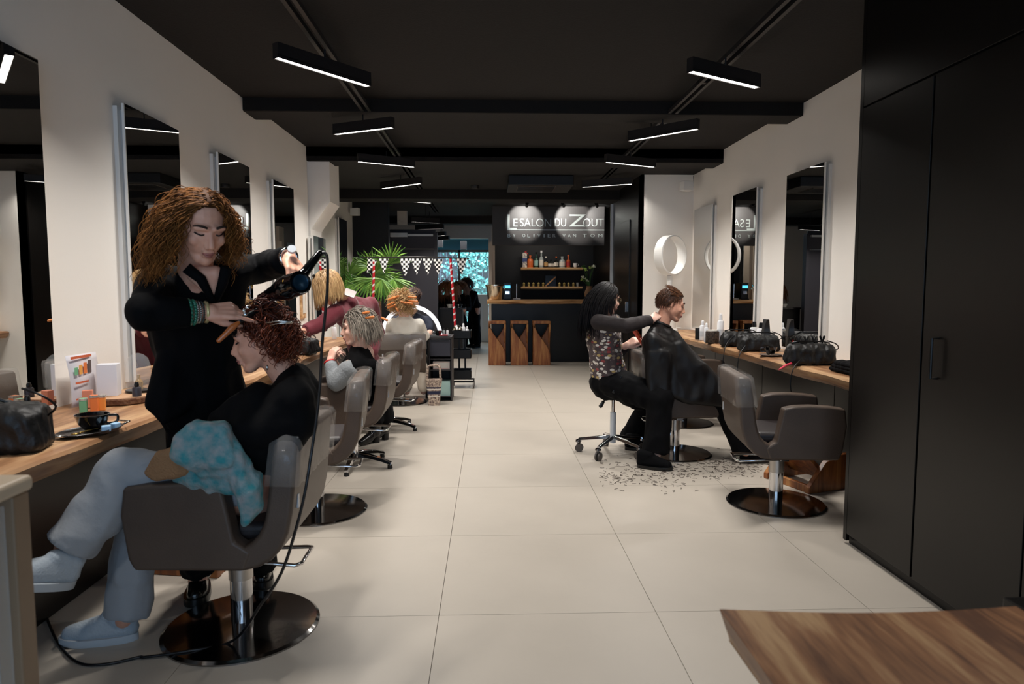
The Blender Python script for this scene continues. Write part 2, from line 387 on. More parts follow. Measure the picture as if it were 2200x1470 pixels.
# ------------------------------------------------------------------ tall black cabinet on the right
cb = thing('tall_cabinet', 'tall black built-in cabinet with flush doors filling the right side', 'cabinet', (2.2, 2.5, 0))
YC = 3.46
MB().box((1.89, .5, .05), (XR, YC - .002, H1)).build('body', blackm, parent=cb)
MB().box((1.872, YC - .03, .02), (1.89, YC, H1)).build('side_strip', blackp, parent=cb)
ztop = at(1883, 236, YC).z
MB().box((1.87, YC - .035, ztop + .006), (1.89, .5, H1)).build('top_panel', blackp, parent=cb, bevel=.002)
for a, b_ in ((2.885, YC - .035), (2.27, 2.872), (1.65, 2.262), (1.03, 1.642)):
    d_ = MB().box((1.87, a, .06), (1.89, b_, ztop - .004)).build('door', blackp, parent=cb, bevel=.002)
    if b_ > 2.9:
        zt = atx(2010, 728, 1.84).z; zb = atx(2010, 816, 1.84).z; yy = atx(2000, 770, 1.84).y
        MB().tube([(1.872, yy, zt), (1.84, yy, zt), (1.84, yy, zb), (1.872, yy, zb)], .006).build('handle', blackm, parent=d_)
MB().box((1.90, .5, 0), (XR, YC - .01, .05)).build('plinth', blackm, parent=cb)

# ------------------------------------------------------------------ light track and lamps
ZT = H1 - .10
lampbody = mat('lamp_body', '#161416', .5)
for nm, X, y1, lab in (('light_track', -.985, 13.2, 'long black double ceiling track carrying the left row of strip lamps'), ('light_track', 1.51, 9.6, 'long black double ceiling track carrying the right row of strip lamps')):
    t = thing(nm, lab, 'track', (X, 4, ZT))
    for dx in (-.028, .028): MB().box((X + dx - .012, -1.5, ZT), (X + dx + .012, y1, ZT + .03)).build('rail', lampbody, parent=t)
    yy = .2
    while yy < y1:
        z2 = H1 if yy < 7.5 else H2
        MB().box((X - .04, yy, ZT + .01), (X + .04, yy + .04, ZT + .03)).build('clamp', lampbody, parent=t)
        MB().cyl((X, yy + .02, ZT + .02), (X, yy + .02, max(z2 + .005, ZT + .03)), .005, n=8).build('rod', lampbody, parent=t); yy += 1.55
def lamp(a, b, z, X, lab, hgt=.085, w=.05, k=1.0):
    A = atz(a[0], a[1], z) if not isinstance(a, V) else a; B = atz(b[0], b[1], z) if not isinstance(b, V) else b
    A = V((A.x, A.y, z)); B = V((B.x, B.y, z)); d = (B - A); L_ = d.length; c = (A + B) / 2; ang = math.atan2(d.y, d.x)
    t = thing('strip_lamp', lab, 'lamp', (c.x, c.y, z), group='strip lamps under the ceiling tracks')
    R = Matrix.Rotation(ang, 3, 'Z')
    b_ = MB(); h = w / 2
    b_.M = Matrix.Translation(c) @ R.to_4x4()
    b_.box((-L_ / 2, -h, .012), (L_ / 2, h, hgt)); b_.box((-L_ / 2, -h, 0), (L_ / 2, -h + .004, .02)); b_.box((-L_ / 2, h - .004, 0), (L_ / 2, h, .02))
    b_.box((-L_ / 2, -h, 0), (-L_ / 2 + .004, h, .02)); b_.box((L_ / 2 - .004, -h, 0), (L_ / 2, h, .02))
    b_.build('housing', lampbody, parent=t)
    g = MB(); g.M = b_.M; g.box((-L_ / 2 + .005, -h + .005, .004), (L_ / 2 - .005, h - .005, .012)); g.build('diffuser', lampglow, parent=t)
    if c.y < 12.5:
        al = area('lamp_light', (c.x, c.y, z - .002), (0, 0, ang), L_ - .02, w - .012, 22 * k * L_ / .65, (1, .955, .90), math.radians(128))
    r = MB().cyl((c.x, c.y, z + hgt), (c.x, c.y, ZT if abs(c.y) < 13 else H2 + .002), .006, n=8)
    if z + hgt < ZT: r.build('rod', lampbody, parent=t)
ZL = 2.62
LP = [((592, 125), (792, 187), 'left'), ((719, 290), (844, 275), 'left'), ((768, 348), (890, 360), 'left'), ((820, 406), (904, 395), 'left'), ((838, 431), (926, 437), 'left'),
      ((1482, 155), (1628, 190), 'right'), ((1352, 304), (1500, 278), 'right'), ((1301, 349), (1406, 360), 'right'), ((1251, 403), (1358, 396), 'right')]
ordn = {'left': ['nearest', 'second', 'third', 'fourth', 'fifth'], 'right': ['nearest', 'second', 'third', 'farthest']}
cnt = {'left': 0, 'right': 0}
for a, b_, s in LP:
    lamp(a, b_, ZL, 0, 'glowing black strip lamp, %s on the %s ceiling track' % (ordn[s][cnt[s]], s)); cnt[s] += 1
for a, b_, Y, lab in (((884, 481), (944, 476), 11.9, 'glowing strip lamp tilted up to the right, sixth on the left track'), ((893, 492), (953, 493), 13.2, 'glowing strip lamp in front of the beige lintel'),
                   ((935, 507), (957, 507), 14.6, 'small black strip lamp above the doorway, upper one'), ((935, 515), (965, 517), 15.2, 'small black strip lamp above the doorway, lower one')):
    A = at(a[0], a[1], Y); B = at(b_[0], b_[1], Y + .25 * (1 if a[1] > b_[1] else -1)); z = (A.z + B.z) / 2
    lamp(V((A.x, A.y, z)), V((B.x, B.y, z)), z, 0, lab)
# one more pair over the viewer, as the left one shows at the top edge
lamp(V((-1.12, 2.35, 0)), V((-.86, 2.9, 0)), ZL, 0, 'strip lamp at the top edge, directly above the standing stylist')
lamp(V((1.25, 1.6, 0)), V((1.75, 1.9, 0)), ZL, 0, 'strip lamp of the right track nearer than the frame shows', k=.45)
lamp(V((-1.2, .3, 0)), V((-.7, .6, 0)), ZL, 0, 'strip lamp of the left track nearer than the frame shows', k=.3)
for px, py, w in ((945, 530, .2), (996, 535, .2)):
    p = at(px, py, 18.2); MB().box((p.x - w / 2 * .8, 18.1, p.z - .02), (p.x + w / 2 * .8, 18.3, p.z + .2)).build('spot_lamp', lampbody, bevel=.006, label='black box spot lamp hanging in the blue back room, %s one' % ('left' if px < 970 else 'right'), cat='lamp')

# ------------------------------------------------------------------ wall mirrors
def mirror(side, y0, y1, z0, z1, lab, XW=None):
    s = 1 if side == 'l' else -1; X = XW if XW is not None else (XL if side == 'l' else XR)
    t = thing('wall_mirror', lab, 'mirror', (X, (y0 + y1) / 2, z0), group='tall frameless wall mirrors')
    MB().box((X, y0 + .0, z0), (X + s * .022, y1 - .02, z1 - .012)).build('wall_bracket', mframe, parent=t)
    MB().box((X + s * .022, y0 + .03, z0), (X + s * .045, y1 - .02, z1 - .03)).build('slot', slotm, parent=t)
    MB().box((X + s * .045, y0, z0), (X + s * .058, y1, z1)).build('backing', mframe, parent=t)
    MB().box((X + s * .058, y0, z0), (X + s * .062, y1, z1)).build('glass', mirrorm, parent=t)
ZB = .835
mirror('l', 2.44, 3.05, ZB, 2.31, 'tall wall mirror at the left edge above the coffee tray')
mirror('l', 3.74, 4.37, ZB, 2.31, 'tall wall mirror behind the curly haired stylist')
mirror('l', 4.99, 5.62, ZB, 2.30, 'tall left wall mirror reflecting the lit sign letters')
mirror('l', 6.23, 6.86, ZB, 2.30, 'fourth tall left wall mirror, just before the slanted pier')
mirror('l', 7.50, 8.05, ZB, 1.90, 'shorter wall mirror under the slanted pier', XW=-1.95)
mirror('l', 10.2, 10.75, .3, 2.36, 'narrow dark wall mirror beside the palm, in the recessed wall', XW=-2.25)
mirror('r', 5.17, 5.82, ZB, 2.29, 'right wall mirror nearest the black cabinet')
mirror('r', 6.48, 7.13, ZB, 2.29, 'right wall mirror reflecting the champagne bucket, middle of three')
mirror('r', 7.79, 8.44, ZB, 2.29, 'right wall mirror nearest the white ring fan')

# ------------------------------------------------------------------ live edge counters
def counter(name, side, y0, y1, xw, xf, lab, zt=.80, th=.075):
    s = 1 if side == 'l' else -1; R = []; n = int((y1 - y0) / .06)
    for i in range(n + 1):
        y = y0 + (y1 - y0) * i / n
        w = .028 * noise.noise(V((y * 1.1, xf * 3, 1))) + .012 * noise.noise(V((y * 4, xf * 3, 7))); w2 = .02 * noise.noise(V((y * 2.3, xf, 4)))
        X = xf + s * w * 1.2
        R.append([(xw, y, zt - th), (xw, y, zt), (X - s * .03, y, zt), (X - s * .008, y, zt - .006), (X, y, zt - .02 + w2 * .4), (X - s * (.012 + w2 * .4), y, zt - th * .7), (X - s * .045 + w2, y, zt - th - w * .2)])
    return MB().rings(R).build(name, counterw, smooth='auto', angle=35, label=lab, cat='counter')
cl = counter('wooden_counter', 'l', .7, 7.55, XL, -1.43, 'long live edge wooden counter along the left wall', th=.085)
cr = counter('wooden_counter', 'r', 3.465, 8.68, XR, 2.15, 'long live edge wooden counter along the right wall', th=.085)
# ------------------------------------------------------------------ salon chairs
def make_chair(base='round', film_on=True):
    t = thing('salon_chair', 'x', 'chair', world=False)
    # back and seat shell: one bent slab, seen from the side
    def q(p0, p1, p2, n=6): return [tuple((1 - u) ** 2 * a + 2 * u * (1 - u) * b + u * u * c for a, b, c in zip(p0, p1, p2)) for u in [i / (n - 1) for i in range(n)]]
    sq = lambda P: [(x * (.83 if x < 0 else .9), z * .975) for x, z in P]
    outer = [(-.375, .835)] + q((-.345, .56), (-.315, .355), (-.12, .345)) + [(.28, .352)]
    inner = [(.285, .42), (-.07, .425)] + q((-.07, .425), (-.215, .43), (-.235, .58)) + [(-.275, .83), (-.295, .845), (-.36, .848)]
    MB().prism(sq(outer + inner), -.275, .275).build('shell', leather, parent=t, bevel=.018, seg=3, angle=50)
    for s in (-1, 1):
        poly = [(-.055, .66), (.02, .675), (.12, .68), (.24, .675), (.33, .665), (.345, .56), (.322, .40), (.30, .356), (-.14, .35), (-.17, .42), (-.10, .46)]
        MB().prism(sq(poly), s * .2, s * .28).build('arm', leather, parent=t, bevel=.014, seg=3, angle=40)
    MB().box((-.18, -.2, .42), (.26, .2, .49)).build('seat', leatherd, parent=t, bevel=.03, seg=3)
    if film_on:
        f = MB(); r_ = random.Random(5)
        pr = sq([(-.372, .655), (-.376, .74), (-.386, .83), (-.376, .855), (-.33, .862), (-.275, .857), (-.262, .84), (-.246, .76), (-.232, .665)])
        R = []
        for k in range(25):
            y = -.281 + .562 * k / 24
            R.append([(x * (1 + .02 * r_.random()) , y, z + (.012 * r_.random() if i in (0, 8) else .004 * r_.random())) for i, (x, z) in enumerate(pr)])
        f.rings(R, True, True).build('plastic_cover', film, parent=t, smooth=True)
    if base == 'round':
        MB().lathe([(.297, 0), (.297, .006), (.285, .014), (.15, .022), (.05, .03)], n=48).build('base_plate', steelb, parent=t, smooth='auto', angle=30)
        MB().cyl((0, 0, .02), (0, 0, .2), .042, n=24).build('column_sleeve', chrome, parent=t, smooth='auto')
        MB().cyl((0, 0, .2), (0, 0, .345), .046, n=24).build('column', mat('column_satin', '#b8b4b0', .3, metal=1), parent=t, smooth='auto')
    else:
        for k in range(5):
            a = 2 * PI * k / 5 + .3; d = V((math.cos(a), math.sin(a), 0))
            b_ = MB(); R = []
            for u in (0, .3, .7, 1):
                c = d * (.04 + .27 * u) + V((0, 0, .085 - .05 * u * u)); w = .028 - .01 * u; h = .018 - .006 * u; sd = V((-d.y, d.x, 0)) * w
                R.append([c - sd - V((0, 0, h)), c + sd - V((0, 0, h)), c + sd * .7 + V((0, 0, h)), c - sd * .7 + V((0, 0, h))])
            l_ = b_.rings(R).build('leg', chrome, parent=t, bevel=.004)
            e = d * .295; MB().cyl(e + V((0, 0, 0)), e + V((0, 0, .03)), .02, .018, n=12).build('glide', blackpl, parent=l_)
        MB().cyl((0, 0, .04), (0, 0, .345), .03, n=20).build('column', chrome, parent=t, smooth='auto')
    MB().box((-.06, -.06, .325), (.06, .06, .35)).build('seat_plate', blackm, parent=t, bevel=.004)
    MB().tube([(.05, -.075, .30), (-.10, -.075, .29), (-.24, -.095, .285), (-.262, -.08, .288), (-.262, .08, .288), (-.24, .095, .285), (-.10, .075, .29), (.05, .075, .30)], .008).build('pump_lever', chrome, parent=t, smooth=True)
    MB().box((.0, -.085, .285), (.05, .085, .325)).build('lever_bracket', steelb, parent=t, bevel=.004)
    MB().box((-.294, .2, .55), (-.286, .215, .6)).build('maker_tag', alum, parent=t)
    return t
chA = make_chair('round'); chB = make_chair('star')
specs = [('A', -.985, 2.66, 180, 'taupe salon chair with the auburn haired client, nearest on the left', 0),
         ('A', -1.04, 4.08, 186, 'empty taupe salon chair with round base, second on the left', 0),
         ('B', -1.02, 5.12, 181, 'taupe salon chair under the grey haired client', 0),
         ('B', -.97, 6.45, 178, 'empty taupe salon chair with star base beside the navy trolley', 0),
         ('A', -1.02, 7.95, 98, 'taupe salon chair of the client in the white blouse, back to the viewer', 0),
         ('A', 1.79, 4.12, -8, 'empty taupe salon chair with round base, nearest on the right', 0),
         ('A', 1.5, 5.4, -3, 'salon chair under the man in the black cape', 0),
         ('A', 1.92, 6.62, 4, 'empty salon chair mostly hidden behind the caped man', 0)]
use = {'A': False, 'B': False}
for k, x, y, a, lab, _ in specs:
    src = chA if k == 'A' else chB
    o = src if not use[k] else copy_tree(src); use[k] = True
    o.location = (x, y, 0); o.rotation_euler = (0, 0, math.radians(a)); o['label'] = lab; o['category'] = 'chair'; o['group'] = 'taupe salon chairs'
MB().box((-.703, 2.3, .53), (-.70, 2.31, .54)) 

# ------------------------------------------------------------------ wooden foot rests under the counters
def footrest(x, y, rz, lab):
    t = thing('foot_rest', lab, 'foot rest', world=False)
    for s in (-1, 1):
        MB().prism([(-.2, 0), (.2, 0), (.2, .04), (.06, .2), (-.05, .24), (-.2, .24), (-.16, .1)], s * .19 - .02, s * .19 + .02).build('side_board', stoolw, parent=t, bevel=.006)
    b_ = MB(); R = Matrix.Rotation(math.radians(-42), 3, 'Y').transposed(); b_.obox((.08, 0, .15), (.26, .35, .025), R.transposed()); b_.build('tread', stoolw, parent=t, bevel=.004)
    MB().box((.16, -.17, 0), (.19, .17, .05)).build('front_board', stoolw, parent=t, bevel=.004)
    t.location = (x, y, 0); t.rotation_euler = (0, 0, rz); return t
footrest(2.2, 4.55, math.radians(200), 'slanted brown wooden foot rest under the right counter')
footrest(-1.42, 3.35, math.radians(-10), 'brown wooden foot rest glimpsed behind the pale trousers')

# ------------------------------------------------------------------ the bar
YB = 12.2
bar = thing('bar_counter', 'black fronted bar with a live edge wooden top', 'bar', (.9, YB + .3, 0))
bx0 = at(1056, 700, YB).x; ztb = at(1150, 645, YB).z
MB().box((bx0, YB, 0), (2.05, YB + .55, ztb - .07)).build('front', blackp, parent=bar, bevel=.003)
R = []
for i in range(41):
    x = at(1046, 645, YB).x + (2.05 - at(1046, 645, YB).x) * i / 40; w = .02 * noise.noise(V((x * 3, 2, 2)))
    R.append([(x, YB + .6, ztb - .07), (x, YB + .6, ztb), (x, YB - .09, ztb), (x, YB - .12 + w, ztb - .03), (x, YB - .10 + w, ztb - .065 + w)])
MB().rings(R).build('bar_top', shelfw, parent=bar, smooth='auto')
S('wall_bar', mat('bar_navy_black', '#0c0e13', .6), ((.1, 14.0, 0), (2.3, 14.1, H2)), ((.06, 13.4, .0), (.12, 14.0, 2.2)))
S('trim_8', beigem, ((at(1050, 600, 12.9).x, 12.86, 0), (at(1057, 600, 12.9).x, 12.9, at(1050, 520, 12.9).z)))
# sign panel
sp = thing('sign_panel', 'black hanging sign panel with polished lettering above the bar', 'sign', (.9, 12.1, 2.1))
a = at(1058, 527, 12.1); c = at(1299, 443, 12.1)
signm = mat('sign_black', '#3b3837', .5, bump=.08, bscale=8)
MB().box((a.x, 12.1, a.z), (c.x, 12.18, min(c.z, H2 - .004))).build('panel', signm, parent=sp, bevel=.003)
lett = mat('polished_letter', '#b4bab6', .3, metal=.5)
def text(s, parent, px0, px1, pyT, pyB, Y, m, name='lettering', depth=.008, bold=0):
    cu = bpy.data.curves.new('t', 'FONT'); cu.body = s; cu.extrude = .05; cu.offset = bold
    o = bpy.data.objects.new('t', cu); COL.objects.link(o)
    me = bpy.data.meshes.new_from_object(o.evaluated_get(bpy.context.evaluated_depsgraph_get())); bpy.data.objects.remove(o)
    co = np.empty(len(me.vertices) * 3); me.vertices.foreach_get('co', co); co = co.reshape(-1, 3)
    lo, hi = co.min(0), co.max(0); A = at(px0, pyB, Y); B = at(px1, pyT, Y); org = ORG.get(parent.name, V((0, 0, 0)))
    out = np.empty_like(co)
    out[:, 0] = A.x + (co[:, 0] - lo[0]) / max(hi[0] - lo[0], 1e-6) * (B.x - A.x) - org.x
    out[:, 2] = A.z + (co[:, 1] - lo[1]) / max(hi[1] - lo[1], 1e-6) * (B.z - A.z) - org.z
    out[:, 1] = Y - depth * (co[:, 2] - lo[2]) / .1 - org.y
    me.vertices.foreach_set('co', out.ravel()); me.update(); me.materials.clear(); me.materials.append(m)
    ob = bpy.data.objects.new(name, me); COL.objects.link(ob); ob.parent = parent; return ob
YS = 12.099
text('L', sp, 1090, 1110, 461, 494, YS, lett); text('E', sp, 1103, 1112, 470, 487, YS, lett)
text('SALON', sp, 1117, 1184, 470, 487, YS, lett, bold=-.01); text('DU', sp, 1192, 1216, 470, 487, YS, lett, bold=-.01)
text('Z', sp, 1222, 1259, 461, 487, YS, lett); text('OUT', sp, 1253, 1297, 470, 487, YS, lett, bold=-.01)
a = at(1090, 495, YS); c = at(1298, 493.5, YS); MB().box((a.x, YS - .006, a.z), (c.x, YS, c.z)).build('rule', lett, parent=sp)
def spaced(s, x0, x1, y0, y1):
    n = len(s); w = (x1 - x0) / n
    for i, ch in enumerate(s):
        ww = w * (.18 if ch == 'I' else .55); text(ch, sp, x0 + i * w + (w - ww) / 2, x0 + i * w + (w + ww) / 2, y0, y1, YS, lett)
spaced('BY', 1088, 1110, 503, 510); spaced('OLIVIER', 1120, 1196, 503, 510); spaced('VAN', 1206, 1240, 503, 510); spaced('TOM', 1248, 1298, 503, 510)
# spot heads
for i, px in enumerate((1132, 1210, 1282)):
    c = at(px, 433, 11.5); c.z = min(c.z, H2 - .05)
    t = thing('spotlight', 'small black spotlight aimed at the sign, %s of three' % ('left', 'middle', 'right')[i], 'spotlight', (c.x, c.y, c.z), group='spotlights over the sign')
    tgt = V((c.x + (0, .22, .2)[i], 12.1, 2.52)); d = (tgt - c).normalized()
    MB().cyl(c - d * .05, c + d * .05, .028, n=16).build('head', lampbody, parent=t, smooth='auto')
    MB().cyl(c, (c.x, c.y, H2 + .002), .006, n=8).build('stem', lampbody, parent=t)
    l = bpy.data.lights.new('spotlight_beam', 'SPOT'); l.energy = (55, 55, 30)[i]; l.spot_size = math.radians(62); l.spot_blend = .35; l.color = (1, .97, .92); l.shadow_soft_size = .02
    lo_ = bpy.data.objects.new('spotlight_beam', l); COL.objects.link(lo_); lo_.location = c + d * .06; lo_.rotation_euler = d.to_track_quat('-Z', 'Y').to_euler()
# soft warm area light inside the niche, no fixture
area('niche_light', (.95, 13.0, 2.5), (math.radians(25), 0, 0), 1.2, .1, 9, (1, .9, .78))
# shelves
def shelf(x0, x1, py, lab):
    A = at(x0, py, 13.75); B = at(x1, py, 13.75); R = []
    for i in range(25):
        x = A.x + (B.x - A.x) * i / 24; w = .012 * noise.noise(V((x * 5, py, 2)))
        R.append([(x, 13.99, A.z - .045), (x, 13.99, A.z), (x, 13.72, A.z), (x, 13.70 + w, A.z - .02), (x, 13.72 + w, A.z - .05 + w)])
    MB().rings(R).build('wall_shelf', shelfw, smooth='auto', label=lab, cat='shelf'); return A.z
zs1 = shelf(1119, 1252, 575, 'upper live edge wooden shelf carrying the liquor bottles')
zs2 = shelf(1119, 1251, 616, 'lower live edge wooden shelf carrying small jars')
YSF = 13.83
def bx(px): return at(px, 575, YSF).x
def bottle(px, h, r, neck, body, capm, labm, lab, lh=(.2, .55), sq=False, nl=.35):
    x = bx(px); t = thing('liquor_bottle', lab, 'bottle', (x, YSF, zs1), group='liquor bottles on the upper shelf')
    hb = h * (1 - nl)
    MB().lathe([(r * .95, 0), (r, .006), (r, hb * .8), (r * .8, hb * .93), (neck, hb), (neck, h * .9)], (x, YSF, zs1), n=4 if sq else 20).build('glass_body', body, parent=t, smooth='auto')
    MB().cyl((x, YSF, zs1 + h * .88), (x, YSF, zs1 + h), neck * 1.3, n=14).build('cap', capm, parent=t, smooth='auto')
    if labm: MB().lathe([(r * 1.02, hb * lh[0]), (r * 1.02, hb * lh[1] * 1.3)], (x, YSF, zs1), n=4 if sq else 20, cap0=False, cap1=False).build('paper_label', labm, parent=t, smooth='auto')
gk = lambda n, c, r=.12: mat(n, c, r, coat=.5)
orange = gk('orange_glaze', '#c8622f', .35); cream = mat('cream_paper', '#dcd6cc', .6); redp = mat('red_paint', '#c02a2e', .4); darkg = gk('dark_glass', '#15120f'); greeng = gk('green_glass', '#2c4a3c'); clearg = gk('pale_glass', '#9fa7a6'); amberg = gk('amber_glass', '#b5552c')
x = bx(1127); tb = thing('gift_tube', 'patterned gift box with red ribbon at the shelf left end', 'box', (x, YSF, zs1))
pat = mat('patterned_paper', '#e0d6c2', .6, color2='#3c3f60', vscale=28)
MB().box((x - .045, YSF - .045, zs1), (x + .045, YSF + .045, zs1 + .30)).build('box_body', pat, parent=tb, bevel=.004)
MB().box((x - .047, YSF - .047, zs1 + .12), (x + .047, YSF + .047, zs1 + .19)).build('blue_band', mat('blue_paper', '#33406e', .6), parent=tb)
MB().tube([(x, YSF - .05, zs1 + .31), (x + .05, YSF - .05, zs1 + .335), (x + .03, YSF - .05, zs1 + .29), (x, YSF - .05, zs1 + .31), (x + .07, YSF - .05, zs1 + .27)], .006).build('ribbon', redp, parent=tb)
bottle(1139, .245, .062, .018, orange, orange, None, 'orange stoneware bottle, second from the shelf left end', nl=.25)
bottle(1152, .31, .04, .014, greeng, darkg, mat('teal_label', '#8fb3ad', .6), 'green glass bottle with teal and orange label')
bottle(1163, .34, .043, .016, clearg, whitepl, cream, 'tallest clear bottle with white cap')
bottle(1173, .225, .04, .014, darkg, cream, mat('gold_label', '#b98f5a', .5), 'dark bottle with a gold label')
bottle(1184, .16, .058, .016, darkg, blackpl, cream, 'short square dark bottle with white label', sq=True, nl=.25)
bottle(1195, .225, .042, .013, darkg, orange, cream, 'square bottle with orange stopper', sq=True)
bottle(1208, .225, .06, .024, clearg, clearg, cream, 'squat clear decanter with glass stopper', nl=.25)
bottle(1221, .26, .042, .016, amberg, orange, mat('red_label', '#a52f2c', .5), 'amber bottle with red label')
x = bx(1236); t = thing('measuring_cup', 'small white tilted cup on the shelf right end', 'cup', (x, YSF, zs1))
MB().lathe([(.02, 0), (.04, .03), (.045, .09), (.04, .085), (.036, .03), (.005, .012)], (x, YSF, zs1), n=20).build('bowl', whitepl, parent=t, smooth='auto')
MB().tube([(x + .045, YSF, zs1 + .08), (x + .07, YSF, zs1 + .06), (x + .045, YSF, zs1 + .03)], .005).build('handle', whitepl, parent=t)
jarg = gk('gold_jar', '#a5945a')
o = None
for i, px in enumerate((1125.5, 1136, 1146, 1157, 1167, 1202, 1212, 1221.5, 1232)):
    x = at(px, 616, YSF).x
    if o is None:
        o = thing('small_jar', 'x', 'jar', (0, 0, 0), world=False)
        MB().lathe([(.02, 0), (.022, .025), (.014, .032), (.024, .045), (.026, .06), (.018, .075), (.006, .08)], n=16).build('gold_figure', jarg, parent=o, smooth='auto')
        MB().cyl((0, 0, .078), (0, 0, .09), .006, n=8).build('knob', jarg, parent=o); q_ = o
    else: q_ = copy_tree(o)
    q_.location = (x, YSF, zs2); q_['label'] = 'small gold jar on the lower bar shelf, number %s from the left' % ('one', 'two', 'three', 'four', 'five', 'six', 'seven', 'eight', 'nine')[i]; q_['group'] = 'gold jars on the lower shelf'
x = at(1183, 600, 13.9).x; t = thing('picture_stand', 'dark square picture with a diagonal wooden bar on the lower shelf', 'picture', (x, 13.9, zs2))
MB().box((x - .11, 13.9, zs2), (x + .11, 13.93, zs2 + .225)).build('dark_frame', mat('navy_frame', '#141a26', .3), parent=t, bevel=.004)
R_ = Matrix.Rotation(-math.radians(42), 3, 'Y'); MB().obox((x + .0, 13.88, zs2 + .105), (.28, .02, .025), R_).build('wooden_bar', shelfw, parent=t)
x = at(1241, 612, 13.85).x; MB().lathe([(.02, 0), (.03, .08), (.027, .08), (.018, .006)], (x, 13.85, zs2), n=20).build('glass_tumbler', clearg, smooth='auto', label='small glass tumbler at the lower shelf right end', cat='glass')
# champagne bucket, coffee machine, tap on the bar
def top(px, Y=12.35): return at(px, 640, Y).x
x = top(1063); t = thing('champagne_bucket', 'shiny brass coloured bucket on the left end of the bar', 'bucket', (x, 12.3, ztb))
brass = mat('champagne_steel', '#e8d6bc', .22, metal=1)
MB().lathe([(.115, 0), (.125, .01), (.155, .245), (.17, .252), (.17, .275), (.16, .277), (.15, .25), (.12, .015)], (x, 12.3, ztb), n=40).build('bucket_wall', brass, parent=t, smooth='auto')
for s in (-1, 1): MB().tube([(x + s * .16, 12.3 - .03, ztb + .22), (x + s * .18, 12.3 - .03, ztb + .2), (x + s * .18, 12.33, ztb + .2), (x + s * .16, 12.33, ztb + .22)], .006).build('ear', brass, parent=t)
x = top(1090, 12.6); t = thing('coffee_machine', 'black coffee machine with a blue lit display on the bar', 'coffee machine', (x, 12.6, ztb))
MB().box((x - .07, 12.5, ztb), (x + .07, 12.78, ztb + .31)).build('body', blackpl, parent=t, bevel=.01)
MB().box((x - .05, 12.485, ztb + .21), (x + .05, 12.5, ztb + .26)).build('display', mat('blue_display', '#3aa0d8', .3, emit='#58c4f4', es=2.2), parent=t)
MB().box((x - .04, 12.47, ztb + .1), (x + .04, 12.5, ztb + .16)).build('spout', chrome, parent=t, bevel=.004)
MB().box((x - .06, 12.44, ztb), (x + .06, 12.5, ztb + .02)).build('drip_tray', blackm, parent=t, bevel=.003)
x = top(1110, 12.6); t = thing('beer_tap', 'slim silver tap column beside the coffee machine', 'tap', (x, 12.6, ztb))
MB().cyl((x, 12.6, ztb), (x, 12.6, ztb + .29), .014, n=16).build('column', chrome, parent=t, smooth='auto')
MB().box((x - .07, 12.52, ztb), (x + .07, 12.66, ztb + .025)).build('drip_tray', alum, parent=t, bevel=.003)
# flowers
x = top(1273, 12.5) - .06; t = thing('flower_vase', 'tan vase of pale green and white flowers at the right of the bar', 'vase', (x, 12.5, ztb))
MB().lathe([(.05, 0), (.085, .06), (.09, .13), (.05, .22), (.06, .25), (.045, .24), (.03, .2)], (x, 12.5, ztb), n=24).build('vase_body', mat('tan_clay', '#a07c5c', .5), parent=t, smooth='auto')
lf = mat('leaf_green', '#3c6a2a', .5); fw = mat('white_bloom', '#eef2dc', .5); lg = mat('lime_bloom', '#b9d26a', .5)
rg = random.Random(9)
for k in range(16):
    e = V((x + rg.uniform(-.16, .1), 12.5 + rg.uniform(-.1, .1), ztb + rg.uniform(.3, .62)))
    st = MB().tube([(x, 12.5, ztb + .2), ((x + e.x) / 2 + rg.uniform(-.02, .02), 12.5, (ztb + .2 + e.z) / 2 + .03), e], .003, n=5).build('stem', lf, parent=t)
    b_ = MB()
    for j in range(9):
        B = Euler((rg.uniform(-1, 1), rg.uniform(-1, 1), rg.uniform(0, 6))).to_matrix(); b_.ell(e + B @ V((.018, 0, .004)), (.02, .012, .004), B, 8, 4)
    b_.build('bloom', (fw, lg, lf)[k % 3], parent=st, smooth=True)
# ------------------------------------------------------------------ twisted wooden bar stools
def bar_stool(x, y, lab, src=None):
    if src is None:
        t = thing('bar_stool', lab, 'stool', world=False); w = .15; H = .76
        MB().prism(rrect(-w, w, -.14, .14, .01), H - .045, H, 'xy').build('seat', stoolw, parent=t, bevel=.006)
        for s, dep in ((1, -.05), (-1, .05)):
            # a broad board that winds from one upper corner to the whole foot
            R = []
            n = 22
            for i in range(n + 1):
                u = i / n; z = (H - .04) * u
                e = max(0, (u - .22) / .78); e = e * e * (3 - 2 * e)
                xo = -w * s * 1.0                                             # outer edge, stays at the side
                xi = w * s * (1 - 1.0 * e) - w * s * e * .83
                if u < .25: xi = w * s * (1 - .05 * u)
                y0 = -.13 if s > 0 else .0; y1 = .0 if s > 0 else .13
                R.append([(xo, y0, z), (xi, y0 + .1 * (1 - e) * 0, z), (xi, y1, z), (xo, y1, z)])
            MB().rings(R).build('twisted_board', stoolw, parent=t, smooth='auto', bevel=.008, angle=50)
        MB().box((-w + .01, -.12, 0), (w - .01, .12, .03)).build('foot', stoolw, parent=t, bevel=.006)
        for s in (-1, 1): MB().prism([(-.13, H - .05), (.13, H - .05), (.13, H - .12), (0, H - .05 - .34), (-.13, H - .12)], s * (w - .03), s * w, 'yz').build('side_board', stoolw, parent=t, bevel=.004)
    else: t = copy_tree(src)
    t.location = (x, y, 0); t['label'] = lab; t['group'] = 'twisted wooden bar stools'; return t
s0 = bar_stool(at(1068, 700, 11.75).x, 11.8, 'twisted wooden bar stool, left of three')
bar_stool(at(1116, 700, 11.75).x, 11.8, 'twisted wooden bar stool, middle of three', s0)
bar_stool(at(1163.5, 700, 11.75).x, 11.8, 'twisted wooden bar stool, right of three', s0)
